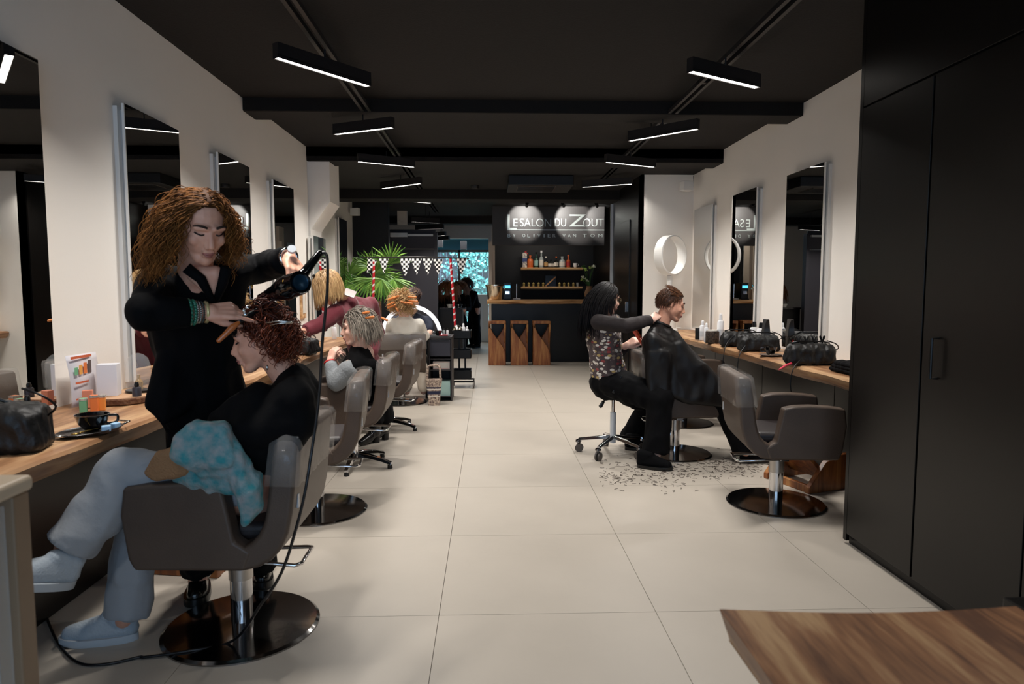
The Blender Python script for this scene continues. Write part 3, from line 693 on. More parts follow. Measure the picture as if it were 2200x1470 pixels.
# ------------------------------------------------------------------ ceiling cassette, detector, speakers, ring fan
a = at(1092, 379, 8.75); c = at(1233, 401, 8.75)
t = thing('air_conditioner', 'black ceiling cassette air conditioner in front of the bar', 'air conditioner', ((a.x + c.x) / 2, 9, H2 - .13))
MB().box((a.x, 8.75, H2 - .13), (c.x, 9.45, H2 - .001)).build('housing', mat('cassette_black', '#0d0c0d', .5), parent=t, bevel=.01)
MB().box((a.x + .12, 8.85, H2 - .136), (c.x - .22, 9.3, H2 - .13)).build('grille', mat('grille_brown', '#4c443e', .6), parent=t)
for k in range(8): MB().box((a.x + .13, 8.87 + .053 * k, H2 - .142), (c.x - .23, 8.895 + .053 * k, H2 - .134)).build('slat', blackm, parent=t)
text('FJ', t, a.x * 0 + 1096, 1104, 405, 411, 8.8, blackm) if False else None
c = at(1021, 410, 9.9); MB().lathe([(.05, 0), (.06, .02), (.06, H2 - c.z)], (c.x, 9.7, H2 - (H2 - c.z)), n=24).build('smoke_detector', lampbody, smooth='auto', label='black smoke detector under the third ceiling beam', cat='detector')
def speaker(c, yaw, wallp, lab):
    t = thing('wall_speaker', lab, 'speaker', c)
    R = Euler((0, 0, yaw)).to_matrix()
    MB().obox(c, (.14, .10, .12), R).build('cabinet', whitem, parent=t, bevel=.01)
    MB().tube([c, (V(wallp) + c) / 2 + V((0, 0, .02)), wallp], .012).build('bracket', alum, parent=t)
    MB().tube([V(wallp) + V((0, 0, .0)), V(wallp) + V((0, -.02, .06)), V(wallp) + V((0, 0, .13))], .003, n=6).build('wire', blackpl, parent=t)
speaker(at(1475, 400, 8.45), .3, at(1489, 400, 8.62), 'small white box speaker in the corner above the ring fan')
speaker(at(763, 455, 11.2), -.2, at(751, 455, 11.35), 'small white box speaker on the end of the left white wall')
Yf = 8.32; c = at(1440, 549, Yf)
t = thing('ring_fan', 'white bladeless ring fan on a slim stand', 'fan', (c.x, Yf, 0))
R = []; ZFAN = .80; Rr = Matrix.Rotation(math.radians(28), 3, 'Z')
for k in range(48):
    a = 2 * PI * k / 48; ce = V((.19 * math.cos(a), 0, .225 * math.sin(a))); o_ = V((math.cos(a), 0, math.sin(a)))
    R.append([c + Rr @ (ce + o_ * dr_ + V((0, dy, 0))) for dr_, dy in ((.018, -.07), (.02, .06), (.0, .075), (-.006, .06), (-.006, -.06), (.004, -.078))])
MB().rings(R, closed=True).build('ring', whitem, parent=t, smooth='auto', angle=40)
cz = c.z - .225
MB().cyl((c.x, Yf, cz - .02), (c.x, Yf, cz + .01), .028, n=20).build('joint', blackpl, parent=t, smooth='auto')
MB().cyl((c.x, Yf, 1.02), (c.x, Yf, cz - .02), .033, n=20).build('stand', whitem, parent=t, smooth='auto')
MB().lathe([(.11, 0), (.11, .02), (.085, .04), (.075, .2), (.07, .23)], (c.x, Yf, ZFAN), n=32).build('base', whitem, parent=t, smooth='auto')
# thermostat boxes on the return wall
for px, py, w, h, lab in ((1452, 712, .14, .1, 'white wall box low on the white return wall'),):
    c = at(px, py, 8.68); MB().box((c.x - w / 2, 8.66, c.z - h / 2), (c.x + w / 2, 8.7, c.z + h / 2)).build('wall_box', whitem, bevel=.004, label=lab, cat='box')

# ------------------------------------------------------------------ foreground: wooden table top right, display cabinet left
tt = thing('wooden_table', 'wide live edge wooden table top in the right foreground', 'table', (.7, .95, 0))
zt_ = .76; A = atz(1545, 1308, zt_); B = atz(2183, 1302, zt_); R = []
for i in range(25):
    u = i / 24; x = A.x + (B.x - A.x) * u; yb = A.y + (B.y - A.y) * u - .02 * math.sin(PI * u) ; 
    lx = A.x + .0
    R.append([(x, .45, zt_ - .06), (x, .45, zt_), (x, yb, zt_), (x, yb - .004, zt_ - .06)])
R[0] = [(R[0][0][0] + .03, .45, zt_ - .06), (R[0][1][0], .45, zt_), R[0][2], (R[0][3][0] + .02, R[0][3][1], zt_ - .06)]
MB().rings(R).build('table_top', tablew, parent=tt, smooth='auto', bevel=.004, angle=45)
for x in (A.x + .1, B.x - .08): MB().box((x - .03, .5, 0), (x + .03, 1.1, zt_ - .06)).build('leg', blackm, parent=tt, bevel=.004)
MB().box((B.x + .004, .5, 0), (B.x + .05, A.y + .03, zt_ + .0)).build('side_panel', blackp, parent=tt, bevel=.003)
fr = mat('tan_frame', '#806850', .45); frt = mat('pale_frame_top', '#b9a68e', .4)
dc = thing('display_cabinet', 'tan framed glass display cabinet cut by the left edge', 'cabinet', (-1.2, 1.0, 0))
zc_ = 1.0; q1 = at(58, 1040, 1.28); XC = q1.x
for y in (1.26, .62):
    for x in (XC - .02, XC - .40): MB().box((x - .022, y - .022, 0), (x + .022, y + .022, zc_ - .03)).build('post', fr, parent=dc, bevel=.004)
MB().box((XC - .42, .59, zc_ - .03), (XC + .008, 1.29, zc_)).build('top', frt, parent=dc, bevel=.01, seg=3)
for z in (.02, .5): MB().box((XC - .41, .6, z), (XC - .005, 1.27, z + .02)).build('shelf', fr, parent=dc)
MB().box((XC - .006, .66, .05), (XC - .002, 1.22, zc_ - .04)).build('pane', pane, parent=dc)
MB().box((XC - .38, 1.258, .05), (XC - .05, 1.262, zc_ - .04)).build('pane', pane, parent=dc)
MB().box((XC - .62 + .1, 1.275, .06), (XC - .05, 1.285, zc_ - .06)).build('inner_rail', frt, parent=dc) if False else None
# ------------------------------------------------------------------ people
def head_M(c, fwd, up=(0, 0, 1), s=1.0):
    return Matrix.Translation(V(c)) @ frame(V(fwd), V(up)).to_4x4() @ Matrix.Scale(s, 4)
def xf(M, pts): return [M @ V(p) for p in pts]
def head(B, M, female=False):
    o = B.M; B.M = M
    B.ell((-.012, 0, .032), (.097, .076, .088))
    B.ell((.022, 0, -.02), (.070, .070, .083))
    j = .024 if female else .028
    B.cap((.02, 0, -.07), (.066, 0, -.098), j, j * .85)
    for s in (-1, 1):
        B.cap((-.015, s * .05, -.035), (.055, s * .018, -.098), .024 if female else .027, .019)
        B.ell((.060, s * .040, -.026), (.024, .024, .024))            # cheek
        B.cap((.076, s * .044, .022), (.089, s * .012, .024), .011, .010)  # brow ridge
        B.cap((.086, s * .013, .0), (.092, s * .010, -.03), .008, .010)
        B.ell((.100, s * .012, -.041), (.010, .007, .007))            # nostril
        B.cap((-.002, s * .074, .012), (-.012, s * .077, -.006), .011, .010)
        B.cap((-.012, s * .077, -.006), (-.004, s * .072, -.026), .010, .008)
    B.cap((.086, 0, .018), (.110, 0, -.034), .0085, .0115)
    B.ell((.090, 0, -.060), (.012, .022, .011)); B.ell((.086, 0, -.075), (.012, .020, .009))
    B.M = o
LIPM = mat('lip', '#a5645a', .4); BROW = mat('brow_hair', '#3a2418', .8); LASH = mat('lash_line', '#1a0f0c', .7); EYEW = mat('eye_white', '#d8d0ca', .25)
def face_bits(M, root, brow=None, closed=True, lip=None):
    for s in (-1, 1):
        e = MB(); e.M = M
        e.tube([(.074, s * .049, .005), (.083, s * .040, .0015), (.088, s * .030, -.001), (.087, s * .019, .001)], .0026, n=6).build('eye_lid', LASH, parent=root, smooth=True)
        if not closed:
            e = MB(); e.M = M; e.ell((.076, s * .033, .005), (.012, .013, .007)).build('eye', EYEW, parent=root, smooth=True)
            e = MB(); e.M = M; e.ell((.0865, s * .033, .004), (.003, .006, .006)).build('iris', LASH, parent=root, smooth=True)
        e = MB(); e.M = M
        e.tube([(.076, s * .056, .027), (.088, s * .044, .0335), (.094, s * .030, .033), (.097, s * .015, .028)], .004, n=6, rs=[.002, .0035, .0045, .004]).build('eyebrow', brow or BROW, parent=root, smooth=True)
    e = MB(); e.M = M
    e.tube([(.090, .022, -.066), (.098, .010, -.0645), (.1005, 0, -.066), (.098, -.010, -.0645), (.090, -.022, -.066)], .004, n=8, rs=[.0015, .0045, .005, .0045, .0015])
    e.tube([(.088, .018, -.070), (.096, .008, -.074), (.097, 0, -.075), (.096, -.008, -.074), (.088, -.018, -.070)], .004, n=8, rs=[.001, .0045, .0055, .0045, .001]).build('lips', lip or LIPM, parent=root, smooth=True)
def hand(B, wrist, fwd, back, side=1, curl=(.35, .45, .3), thumb=(.35, .5), s=1.0, spread=.06, curls=None):
    """fwd: along the fingers, back: normal of the back of the hand, side: +1 puts the thumb on +y of frame(fwd, back)"""
    Bm = frame(V(fwd), V(back)); M = Matrix.Translation(V(wrist)) @ Bm.to_4x4() @ Matrix.Scale(s, 4)
    T = lambda p: M @ V(p)
    ys = [.030, .010, -.010, -.029]; lens = [(.040, .024, .019), (.044, .028, .020), (.041, .026, .020), (.032, .020, .018)]; kx = [.088, .092, .088, .080]
    tips = []
    B.cap(T((-.02, 0, 0)), T((.02, 0, 0)), .026 * s, .026 * s)
    for i in range(4):
        y = ys[i] * side; B.cap(T((.012, y * .55, 0)), T((kx[i], y, .002)), .0150 * s, .0115 * s, 10)
        p = V((kx[i], y, .002)); a = 0; c_ = curls[i] if curls else curl
        for k in range(3):
            a += c_[k] * (1.7 if k else 1.9); yaw = side * spread * (1.5 - i)
            d = V((math.cos(a), math.sin(yaw) * .9, -math.sin(a))); q = p + d * lens[i][k]
            B.cap(T(p), T(q), (.0098 - .0012 * k) * s, (.0088 - .0012 * k) * s, 10); p = q
        tips.append(T(p))
    B.hull([(T((.015, .022 * side, -.002)), .014 * s), (T((.015, -.020 * side, -.002)), .014 * s), (T((.084, .028 * side, 0)), .0105 * s), (T((.076, -.027 * side, 0)), .0105 * s)])
    t0 = V((.018, .020 * side, -.006)); a, b_ = thumb
    d = V((math.cos(a) * .8, side * math.sin(a), -.35)).normalized(); t1 = t0 + d * .045
    d2 = V((math.cos(a - b_), side * math.sin(a - b_), -.25)).normalized(); t2 = t1 + d2 * .034; t3 = t2 + V((d2.x, d2.y * .7, d2.z - .1)).normalized() * .026
    B.cap(T(t0), T(t1), .0150 * s, .0115 * s, 10); B.cap(T(t1), T(t2), .0112 * s, .0100 * s, 10); B.cap(T(t2), T(t3), .0098 * s, .0078 * s, 10)
    return tips, T(t3)
def limb(B, a, b_, c, r): B.cap(a, b_, r[0], r[1]); B.cap(b_, c, r[1] * .97, r[2])
def torso(B, sl, sr, neck, chest, waist, hip, fwd, k=1.0, cw=.165, cd=.105, ww=.14, wd=.10, hw=.165, hd=.115, sh=.058):
    f = V(fwd); f.z = 0
    def Bs(a, b_):
        u = (V(a) - V(b_)).normalized(); y = u.cross(f).normalized(); x = y.cross(u); return Matrix((x, y, u)).transposed()
    Bc = Bs(neck, chest); Bw = Bs(chest, hip)
    C = (V(chest), (cd * k, cw * k, .11), Bc); W = (V(waist), (wd * k, ww * k, .09), Bw); H = (V(hip), (hd * k, hw * k, .10), Bw)
    nb = (V(neck) * .75 + V(chest) * .25, .06)
    B.hull([(V(sl), sh), (V(sr), sh), C]); B.hull([nb, (V(sl), sh * .8), (V(sr), sh * .8)]); B.hull([C, W]); B.hull([W, H])
def strands(name, M, n, mask, length, r, m, parent, out=.5, comb=None, grav=.12, curl=0, cf=3.0, seg=12, seed=1, scale=1.0, jit=.15, push=1.04, cap=True, capm=None, end=.35, lv=.25):
    rg = random.Random(seed); C = V((-.012, 0, .034)); Rd = V((.099, .079, .091)) * scale; b = MB(); b.tint = []
    tries = 0; made = 0
    while made < n and tries < n * 40:
        tries += 1
        z = rg.uniform(-1, 1); a = rg.uniform(0, 2 * PI); q = math.sqrt(1 - z * z); d = V((q * math.cos(a), q * math.sin(a), z))
        if not mask(d): continue
        made += 1
        p = C + V((d.x * Rd.x, d.y * Rd.y, d.z * Rd.z)); nn = V((d.x / Rd.x, d.y / Rd.y, d.z / Rd.z)).normalized()
        L_ = length(d) if callable(length) else length; L_ *= 1 + rg.uniform(-lv, lv); st = L_ / seg
        cb_ = comb(d, rg) if comb else V((0, 0, 0)); dr = nn * out + cb_ + V((rg.gauss(0, jit), rg.gauss(0, jit), rg.gauss(0, jit)))
        dr.normalize(); ph = rg.uniform(0, 6.28); tn = rg.random() * .6
        Wd = (M.to_3x3().inverted() @ V((0, 0, -1))).normalized(); pts = []; tv = []
        fr_ = cf * rg.uniform(.8, 1.25)
        for k in range(seg + 1):
            u = k / seg; off = V((0, 0, 0))
            if curl:
                s1 = dr.cross(V((.2, .3, .9))).normalized(); s2 = dr.cross(s1); am = curl * min(1, u * 2.5)
                off = s1 * (am * math.cos(ph + fr_ * 2 * PI * u)) + s2 * (am * math.sin(ph + fr_ * 2 * PI * u))
            pts.append(M @ (p + off)); tv.append(min(1, tn + .45 * u))
            dr = (dr + Wd * grav).normalized(); p = p + dr * st
            e = p - C; k2 = math.sqrt((e.x / Rd.x) ** 2 + (e.y / Rd.y) ** 2 + (e.z / Rd.z) ** 2)
            if k2 < push: p = C + e * (push / max(k2, .01))
            # keep off the neck and the jaw
            if p.z < -.03:
                hxy = math.hypot(p.x + .0, p.y); lim = .062 * scale
                if hxy < lim and hxy > 1e-4: p.x *= lim / hxy; p.y *= lim / hxy
        rs = [r * (1 - (1 - end) * (k / seg) ** 2) for k in range(seg + 1)]
        b.tube(pts, r, n=3, rs=rs); b.tint += [t_ for t_ in tv for _ in range(3)]
    if cap:
        n_, m_ = 36, 20; idx = {}
        for i in range(m_ + 1):
            t = -PI / 2 + PI * i / m_
            for k in range(n_):
                d = V((math.cos(t) * math.cos(2 * PI * k / n_), math.cos(t) * math.sin(2 * PI * k / n_), math.sin(t))); idx[i, k] = d
        base = len(b.v); 
        for i in range(m_ + 1):
            for k in range(n_):
                d = idx[i, k]; f_ = 1.035 if mask(d) else .9
                b.v.append(tuple(M @ (C + V((d.x * Rd.x * f_, d.y * Rd.y * f_, d.z * Rd.z * f_))))); b.tint.append(.1)
        for i in range(m_):
            for k in range(n_): k2 = (k + 1) % n_; b.f.append((base + i * n_ + k, base + i * n_ + k2, base + (i + 1) * n_ + k2, base + (i + 1) * n_ + k))
    return b.build(name, m, parent=parent, smooth=True)
def scalp(front=.55, low=-.35, side=.0):
    """hairline: hair where the direction lies above a line running from the forehead down behind the ears"""
    def f(d):
        if d.x > .75: return d.z > front
        if d.x > .15: return d.z > front - (.75 - d.x) * 1.0 - side
        return d.z > low + max(0, d.x + .2) * .6 if d.x > -.2 else d.z > low
    return f
def shoe(name, m, solem, parent, heel, toe, w=.042, h=.07, sole=.022, z0=0.0, up=None):
    """heel, toe: points on the ground (or along the sole plane)"""
    heel = V(heel); toe = V(toe); fwd = (toe - heel); L_ = fwd.length; B = frame(fwd, up or V((0, 0, 1))); M = Matrix.Translation(heel) @ B.to_4x4()
    T = lambda p: M @ V(p)
    b = MB()
    b.hull([(T((.035, 0, sole + .03)), w * .72), (T((.03, 0, sole + h)), w * .7), (T((.10, 0, sole + h * .95)), w * .68)])
    b.hull([(T((.03, 0, sole + .02)), w * .72), (T((.09, 0, sole + h * .8)), w * .62), (T((L_ * .68, .004, sole + .018)), w * .85), (T((L_ - .04, 0, sole + .012)), w * .68)])
    s = b.blob(name, m, parent, vox=.006, sm=3)
    R = []
    for z, k in ((0, .97), (sole * .3, 1.03), (sole, 1.0)):
        pts = []
        for i in range(28):
            a = 2 * PI * i / 28; x = L_ / 2 - L_ / 2 * math.cos(a) * 1.0; u = x / L_
            ww = w * (.74 + .30 * math.sin(min(1, u * 1.25) * PI * .62)) * math.sqrt(max(0, 1 - (abs(math.cos(a))) ** 4)); pts.append(T((x, math.copysign(ww * k, math.sin(a)) if abs(math.sin(a)) > .01 else 0, z + (.012 * max(0, u - .75) * 4 * (1 if z < sole else .6)))))
        R.append(pts)
    MB().rings(R).build('sole', solem, parent=s, smooth='auto', angle=50)
    return s
def person(lab, loc): return thing('person', lab, 'person', loc)

HAIRC = mat('curly_brown_hair', '#2c1509', .7, tint='#94602f', spec=.15)
# ============ P1: curly haired stylist, standing, drying hair
P1 = person('standing stylist in black with long curly brown hair holding a hair dryer', (-1.08, 2.85, 0))
hc = at(432, 486, 2.46); M1 = head_M(hc, (.62, -.68, -.42), (.06, -.10, 1), 1.0)
nk = at(418, 597, 2.60); ch1 = at(420, 690, 2.68); ws1 = at(430, 790, 2.74); hp1 = at(440, 880, 2.80)
sR = at(340, 612, 2.56); eR = at(312, 672, 2.32); wR = at(432, 672, 2.43)
sL = at(497, 590, 2.68); eL = at(562, 574, 2.84); wL = at(618, 556, 2.62)
hips = (at(412, 905, 2.82), at(478, 905, 2.86)); kn = (at(415, 1080, 2.80), at(540, 1080, 2.95)); an = (at(425, 1255, 2.92), at(562, 1248, 3.03))
b = MB(); head(b, M1); b.cap(M1 @ V((-.02, 0, -.06)), nk, .058, .062)
b.cap(nk, ch1, .06, .09); b.ell(ch1, (.13, .08, .12)); b.cap(ch1, hp1, .08, .09)
limb(b, sR, eR, wR, (.045, .036, .026)); limb(b, sL, eL, wL, (.045, .036, .026)); b.cap(sR, sL, .05)
for i in (0, 1): b.cap(hp1, hips[i], .1, .09); limb(b, hips[i], kn[i], an[i], (.075, .052, .038))
hand(b, at(440, 670, 2.43), at(520, 668, 2.47) - at(440, 670, 2.43), V((.05, -.75, .65)), side=-1, curls=[(.08, .15, .1), (.28, .35, .25), (.38, .45, .3), (.45, .5, .3)], thumb=(.3, .3), s=1.02)
hand(b, at(622, 556, 2.62), at(652, 610, 2.50) - at(622, 556, 2.62), V((.45, -.45, .7)), side=1, curl=(.30, .5, .45), thumb=(.5, .7), s=1.02)
b.blob('body', skin, P1, vox=.0042, sm=3)
face_bits(M1, P1, brow=mat('brow_dark', '#2a1a12', .8), closed=True)
strands('hair', M1, 1700, scalp(.66, -.6, .12), lambda d: (.17 if d.y > .1 else .25), .0017, HAIRC, P1, out=.10,
        comb=lambda d, r: V((-.6 if d.z > .4 else -.3, (.9 if d.y > 0 else -.9) * (.6 + r.random() * .5), -.25)), grav=.14, curl=.009, cf=3.6, seg=26, seed=4, jit=.16, push=1.06, end=.4)
# coat
b = MB(); torso(b, sR + V((.0, 0, -.005)), sL + V((0, 0, -.005)), nk - V((0, 0, .02)), ch1, ws1, hp1, (.45, -.9, 0), k=1.05, cw=.17, cd=.12, ww=.145, wd=.12, hw=.165, hd=.13, sh=.068)
for s, e, w in ((sR, eR, at(404, 674, 2.40)), (sL, eL, at(612, 560, 2.64))):
    b.cap(s, e, .070, .060); b.cyl(e, w, .059, .050, 18); b.cap(e, e + (w - e) * .7, .060, .05)
b.hull([(hp1 + V((-.12, -.04, 0)), .05), (hp1 + V((.1, -.04, 0)), .06), (hp1 + V((.06, .04, -.12)), .07), (hp1 + V((-.1, -.02, -.06)), .05)])
b.hull([(at(372, 760, 2.62), .05), (at(345, 800, 2.60), .03), (at(322, 870, 2.56), .012), (at(352, 905, 2.56), .012), (at(400, 850, 2.66), .05)])
jk = b.blob('jacket', blackcloth, P1, vox=.0075, sm=3, wr=.010, ws=9)
# shirt collar and lapels
for pts in (([(400, 575), (432, 600), (460, 652)], 2.44), ([(486, 575), (478, 610), (462, 652)], 2.46)):
    q = [at(x, y, pts[1] + .02 * i) for i, (x, y) in enumerate(pts[0])]
    MB().tube(q, .016, n=8, rs=[.02, .018, .010]).build('collar', blackcloth, parent=jk, smooth=True)
# skin V at the neck
b = MB(); b.hull([(at(418, 588, 2.50), .03), (at(462, 588, 2.50), .03), (at(456, 640, 2.50), .008)]); b.blob('chest_skin', skin, P1, vox=.006, sm=2)
b = MB()
for i in (0, 1): b.cap(hp1, hips[i], .12, .11); b.cap(hips[i], kn[i], .1, .082); b.cyl(kn[i], an[i] + V((0, 0, .06)), .078, .07, 18); b.cap(kn[i], kn[i] + (an[i] - kn[i]) * .7, .08, .07)
b.blob('trousers', blackcloth, P1, vox=.010, sm=3, wr=.010, ws=10)
bootm = mat('black_boot_leather', '#0c0b0b', .22, bump=.2, bscale=40, coat=.3)
for i, (hx, tx) in enumerate((((430, 1294, 2.98), (418, 1312, 2.80)), ((560, 1274, 3.14), (566, 1296, 2.96)))):
    h_ = at(*hx); t_ = at(*tx); h_.z = 0; t_.z = 0; d = (t_ - h_).normalized(); h_ = t_ - d * .27
    bo = shoe('boot', bootm, blackpl, P1, h_, t_, w=.05, h=.09, sole=.035)
    c = h_ + d * .07
    b = MB(); b.cap(c + V((0, 0, .09)), c + V((0, 0, .22)), .052, .058); b.blob('boot_shaft', bootm, bo, vox=.008, sm=2, wr=.006, ws=20)
    lc_ = MB()
    for k in range(6): q = c + d * (.085 - .010 * k) + V((0, 0, .085 + .028 * k)); sd = V((-d.y, d.x, 0)) * .026; lc_.tube([q - sd, q + V((0, 0, .006)) + d * .008, q + sd], .003, n=5)
    lc_.build('laces', blackm, parent=bo, smooth=True)
# jewellery
beadg = mat('green_bead', '#1f6b52', .15, coat=.6); beads = mat('silver_bead', '#a8a49c', .25, metal=.9)
ax = (at(440, 670, 2.43) - eR).normalized(); Bw = frame(ax)
for k, (o_, r_, mm, rb, nb) in enumerate(((-.040, .041, beadg, .0075, 20), (-.026, .040, beadg, .0065, 24), (-.018, .037, beads, .0045, 30), (-.008, .036, beads, .0042, 30), (.002, .035, mat('dark_bead', '#2c322e', .3), .004, 30))):
    c0 = at(432, 671, 2.43) + ax * o_; b = MB()
    for j in range(nb):
        a = 2 * PI * j / nb; b.ell(c0 + Bw.col[1] * (r_ * math.cos(a)) + Bw.col[2] * (r_ * math.sin(a)), (rb, rb, rb), n=8, m=5)
    b.build('bead_bracelet', mm, parent=P1, smooth=True, label='%s bead bracelet' % ('green', 'green', 'silver', 'silver', 'dark')[k])
c0 = at(432, 671, 2.43) + ax * .016
MB().tube([c0 + Bw.col[1] * (.033 * math.cos(a)) + Bw.col[2] * (.033 * math.sin(a)) for a in [2 * PI * j / 24 for j in range(24)]], .007, n=8, closed=True).build('cuff_bracelet', mat('ivory_gold', '#d8c48e', .3, metal=.5), parent=P1, smooth=True)
c1 = at(524, 668, 2.415)
for q in ((0, 0, 0), (.012, 0, .012), (.004, 0, -.012)): MB().ell(c1 + V(q), (.008, .007, .008), n=10, m=6).build('ring_stone', chrome, parent=P1, smooth=True)
ax = (wL - eL).normalized(); Bw = frame(ax); c0 = at(620, 553, 2.62)
MB().tube([c0 + Bw.col[1] * (.032 * math.cos(a)) + Bw.col[2] * (.032 * math.sin(a)) for a in [2 * PI * j / 24 for j in range(24)]], .008, n=6, closed=True).build('watch_strap', chrome, parent=P1, smooth=True)
MB().cyl(at(627, 538, 2.59), at(627, 534, 2.58), .016, n=20).build('watch_face', alum, parent=P1, smooth='auto')

# hair dryer in the raised hand
HD = thing('hair_dryer', 'glossy black hair dryer held by the standing stylist', 'hair dryer', tuple(at(610, 620, 2.5)))
ra_ = at(646, 607, 2.36); fa = at(572, 636, 2.54); d = (fa - ra_).normalized(); B = frame(d)
glossb = mat('gloss_black', '#08080a', .12, coat=.6)
def lathe_ax(b, p, d, prof, n=28):
    B = frame(d); return b.rings([[p + B.col[0] * z + B.col[1] * (r * math.cos(2 * PI * k / n)) + B.col[2] * (r * math.sin(2 * PI * k / n)) for k in range(n)] for z, r in prof])
hb = lathe_ax(MB(), ra_, d, [(.006, .026), (0, .034), (0, .040), (.02, .042), (.055, .040), (.06, .043), (.10, .044), (.15, .034), (.19, .026), (.21, .025)]).build('barrel', glossb, parent=HD, smooth='auto', angle=50)
lathe_ax(MB(), ra_, d, [(-.001, .024), (-.003, .027), (.008, .027)]).build('intake_grille', mat('blue_black_mesh', '#1d3a4e', .3, metal=.6), parent=hb, smooth='auto')
ts = ra_ + d * .075 + B.col[2] * .043 - V((0, .02, 0)); 
nz = MB(); p = ra_ + d * .21
nz.rings([[p + B.col[0] * z + B.col[1] * (w * y) + B.col[2] * (h * zz) for y, zz in ((-1, -1), (1, -1), (1, 1), (-1, 1))] for z, w, h in ((-.01, .02, .018), (.03, .026, .010), (.055, .032, .005))]).build('nozzle', glossb, parent=HD, bevel=.003)
hd_top = ra_ + d * .10 + V((0, 0, .03)); h2_ = at(686, 545, 2.50)
MB().cap(ra_ + d * .08, at(655, 585, 2.46), .022, .018).cap(at(655, 585, 2.46), h2_, .018, .013).build('handle', glossb, parent=HD, smooth=True)
lb = ra_ + d * .05; cdir = (V((0, 0, CAMH)) - lb).normalized(); up_ = V((0, 0, 1)); pp = lb + (cdir - d * cdir.dot(d)).normalized() * .043 * .72 + V((0, 0, 1)) * .043 * .55
rg_ = frame((cdir + up_ * .7).normalized())
MB().tube([pp + rg_.col[1] * (.009 * math.cos(a)) + rg_.col[2] * (.009 * math.sin(a)) for a in [2 * PI * j / 16 for j in range(16)]], .0022, n=6, closed=True).build('yellow_badge', mat('yellow_ring', '#d9a52a', .4), parent=HD, smooth=True)
cb_pts = [h2_, at(700, 545, 2.50), at(704, 570, 2.48), at(702, 640, 2.44), at(692, 740, 2.38), at(688, 820, 2.33), at(680, 900, 2.28), at(668, 980, 2.24), at(655, 1060, 2.22), at(635, 1140, 2.22), at(605, 1230, 2.24), at(560, 1300, 2.30)]
g0 = at(500, 1352, 2.48); g0.z = .035
flr = [g0, V((-1.1, 2.44, .02)), V((-1.25, 2.42, .010))] + [atz(x, y, .008) for x, y in ((300, 1412), (230, 1427), (170, 1425), (130, 1390), (105, 1340), (92, 1300), (66, 1252))]
def smooth_path(P, n=6):
    out = []
    for i in range(len(P) - 1):
        p0, p1, p2, p3 = P[max(i - 1, 0)], P[i], P[i + 1], P[min(i + 2, len(P) - 1)]
        for k in range(n):
            t = k / n; out.append(.5 * ((2 * p1) + (p2 - p0) * t + (2 * p0 - 5 * p1 + 4 * p2 - p3) * t * t + (3 * p1 - p0 - 3 * p2 + p3) * t ** 3))
    return out + [P[-1]]
cablem = mat('black_cable', '#090a0e', .35)
MB().tube(smooth_path(cb_pts + flr), .0052, n=8).build('power_cord', cablem, parent=HD, smooth=True)
# brush held in the hair
br = thing('round_brush', 'orange handled hair brush held under the client hair', 'brush', tuple(at(500, 705, 2.42)))
MB().cap(at(470, 732, 2.40), at(500, 703, 2.42), .008, .0115).cap(at(500, 703, 2.42), at(512, 694, 2.43), .0115, .007).build('handle', mat('amber_wood', '#b5622c', .3, coat=.4), parent=br, smooth=True)
MB().cap(at(515, 690, 2.45), at(556, 664, 2.50), .012, .010).build('bristle_head', blackpl, parent=br, smooth=True)

# ============ P2: seated client in black cape
P2 = person('seated client with auburn hair, black cape and pale trousers, legs crossed', (-.98, 2.62, 0))
hc = at(563, 731, 2.56); M2 = head_M(hc, (-1, -.10, -.14), (-.12, 0, 1), .98)
nk2 = at(628, 828, 2.60); pe2 = V((-.93, 2.64, .56)); ch2 = at(612, 905, 2.60)
kA = at(262, 1012, 2.48); aA = at(140, 1180, 2.36); kB = at(300, 1075, 2.66); aB = at(268, 1330, 2.56)
b = MB(); head(b, M2, True); b.cap(M2 @ V((-.025, 0, -.055)), nk2, .052, .058); b.cap(nk2, ch2, .055, .08); b.cap(ch2, pe2, .09, .12)
b.cap(V((-.95, 2.55, .58)), kA, .085, .06); b.cap(kA, aA, .055, .036); b.cap(V((-.95, 2.72, .56)), kB, .085, .06); b.cap(kB, aB, .055, .036)
b.blob('body', skin, P2, vox=.0055, sm=2)
face_bits(M2, P2, closed=True)
AUB = mat('auburn_hair', '#220806', .42, tint='#7a3416', spec=.45)
strands('hair', M2, 800, scalp(.5, -.8, .25), lambda d: .075 if d.z > .3 else .08, .0024, AUB, P2, out=.30, comb=lambda d, r: V((-.9, .0, -.1)) if d.x > -.2 else V((-.35, d.y * .6, -.5)),
        grav=.12, curl=.010, cf=1.8, seg=14, seed=8, jit=.30, push=1.08)
# lifted front section over the brush
b = MB(); b.tint = []; rg = random.Random(4)
for k in range(170):
    p0 = M2 @ V((rg.uniform(.0, .07), rg.uniform(-.045, .045), .108 + rg.uniform(-.012, .01))); e = at(568 + rg.uniform(-24, 22), 660 + rg.uniform(-20, 16), 2.50 + rg.uniform(-.03, .03))
    mid = (p0 + e) / 2 + V((rg.uniform(-.02, .02) + .02, rg.uniform(-.02, .02), .01)); pts = smooth_path([p0, mid, e, e + V((rg.uniform(.0, .05), rg.uniform(-.02, .02), rg.uniform(-.04, .03)))], 4)
    b.tube(pts, .002, n=3); t_ = rg.random() * .7; b.tint += [t_] * (3 * len(pts))
b.build('lifted_strand', AUB, parent=P2, smooth=True)
clipm = mat('silver_clip', '#b9b4ae', .2, metal=1)
MB().tube([at(572, 694, 2.44), at(600, 690, 2.44), at(630, 692, 2.44)], .004, n=6).build('hair_clip', clipm, parent=P2, smooth=True)
MB().tube([at(580, 699, 2.44), at(600, 695, 2.44), at(628, 693, 2.44)], .003, n=6).build('hair_clip', clipm, parent=P2, smooth=True)
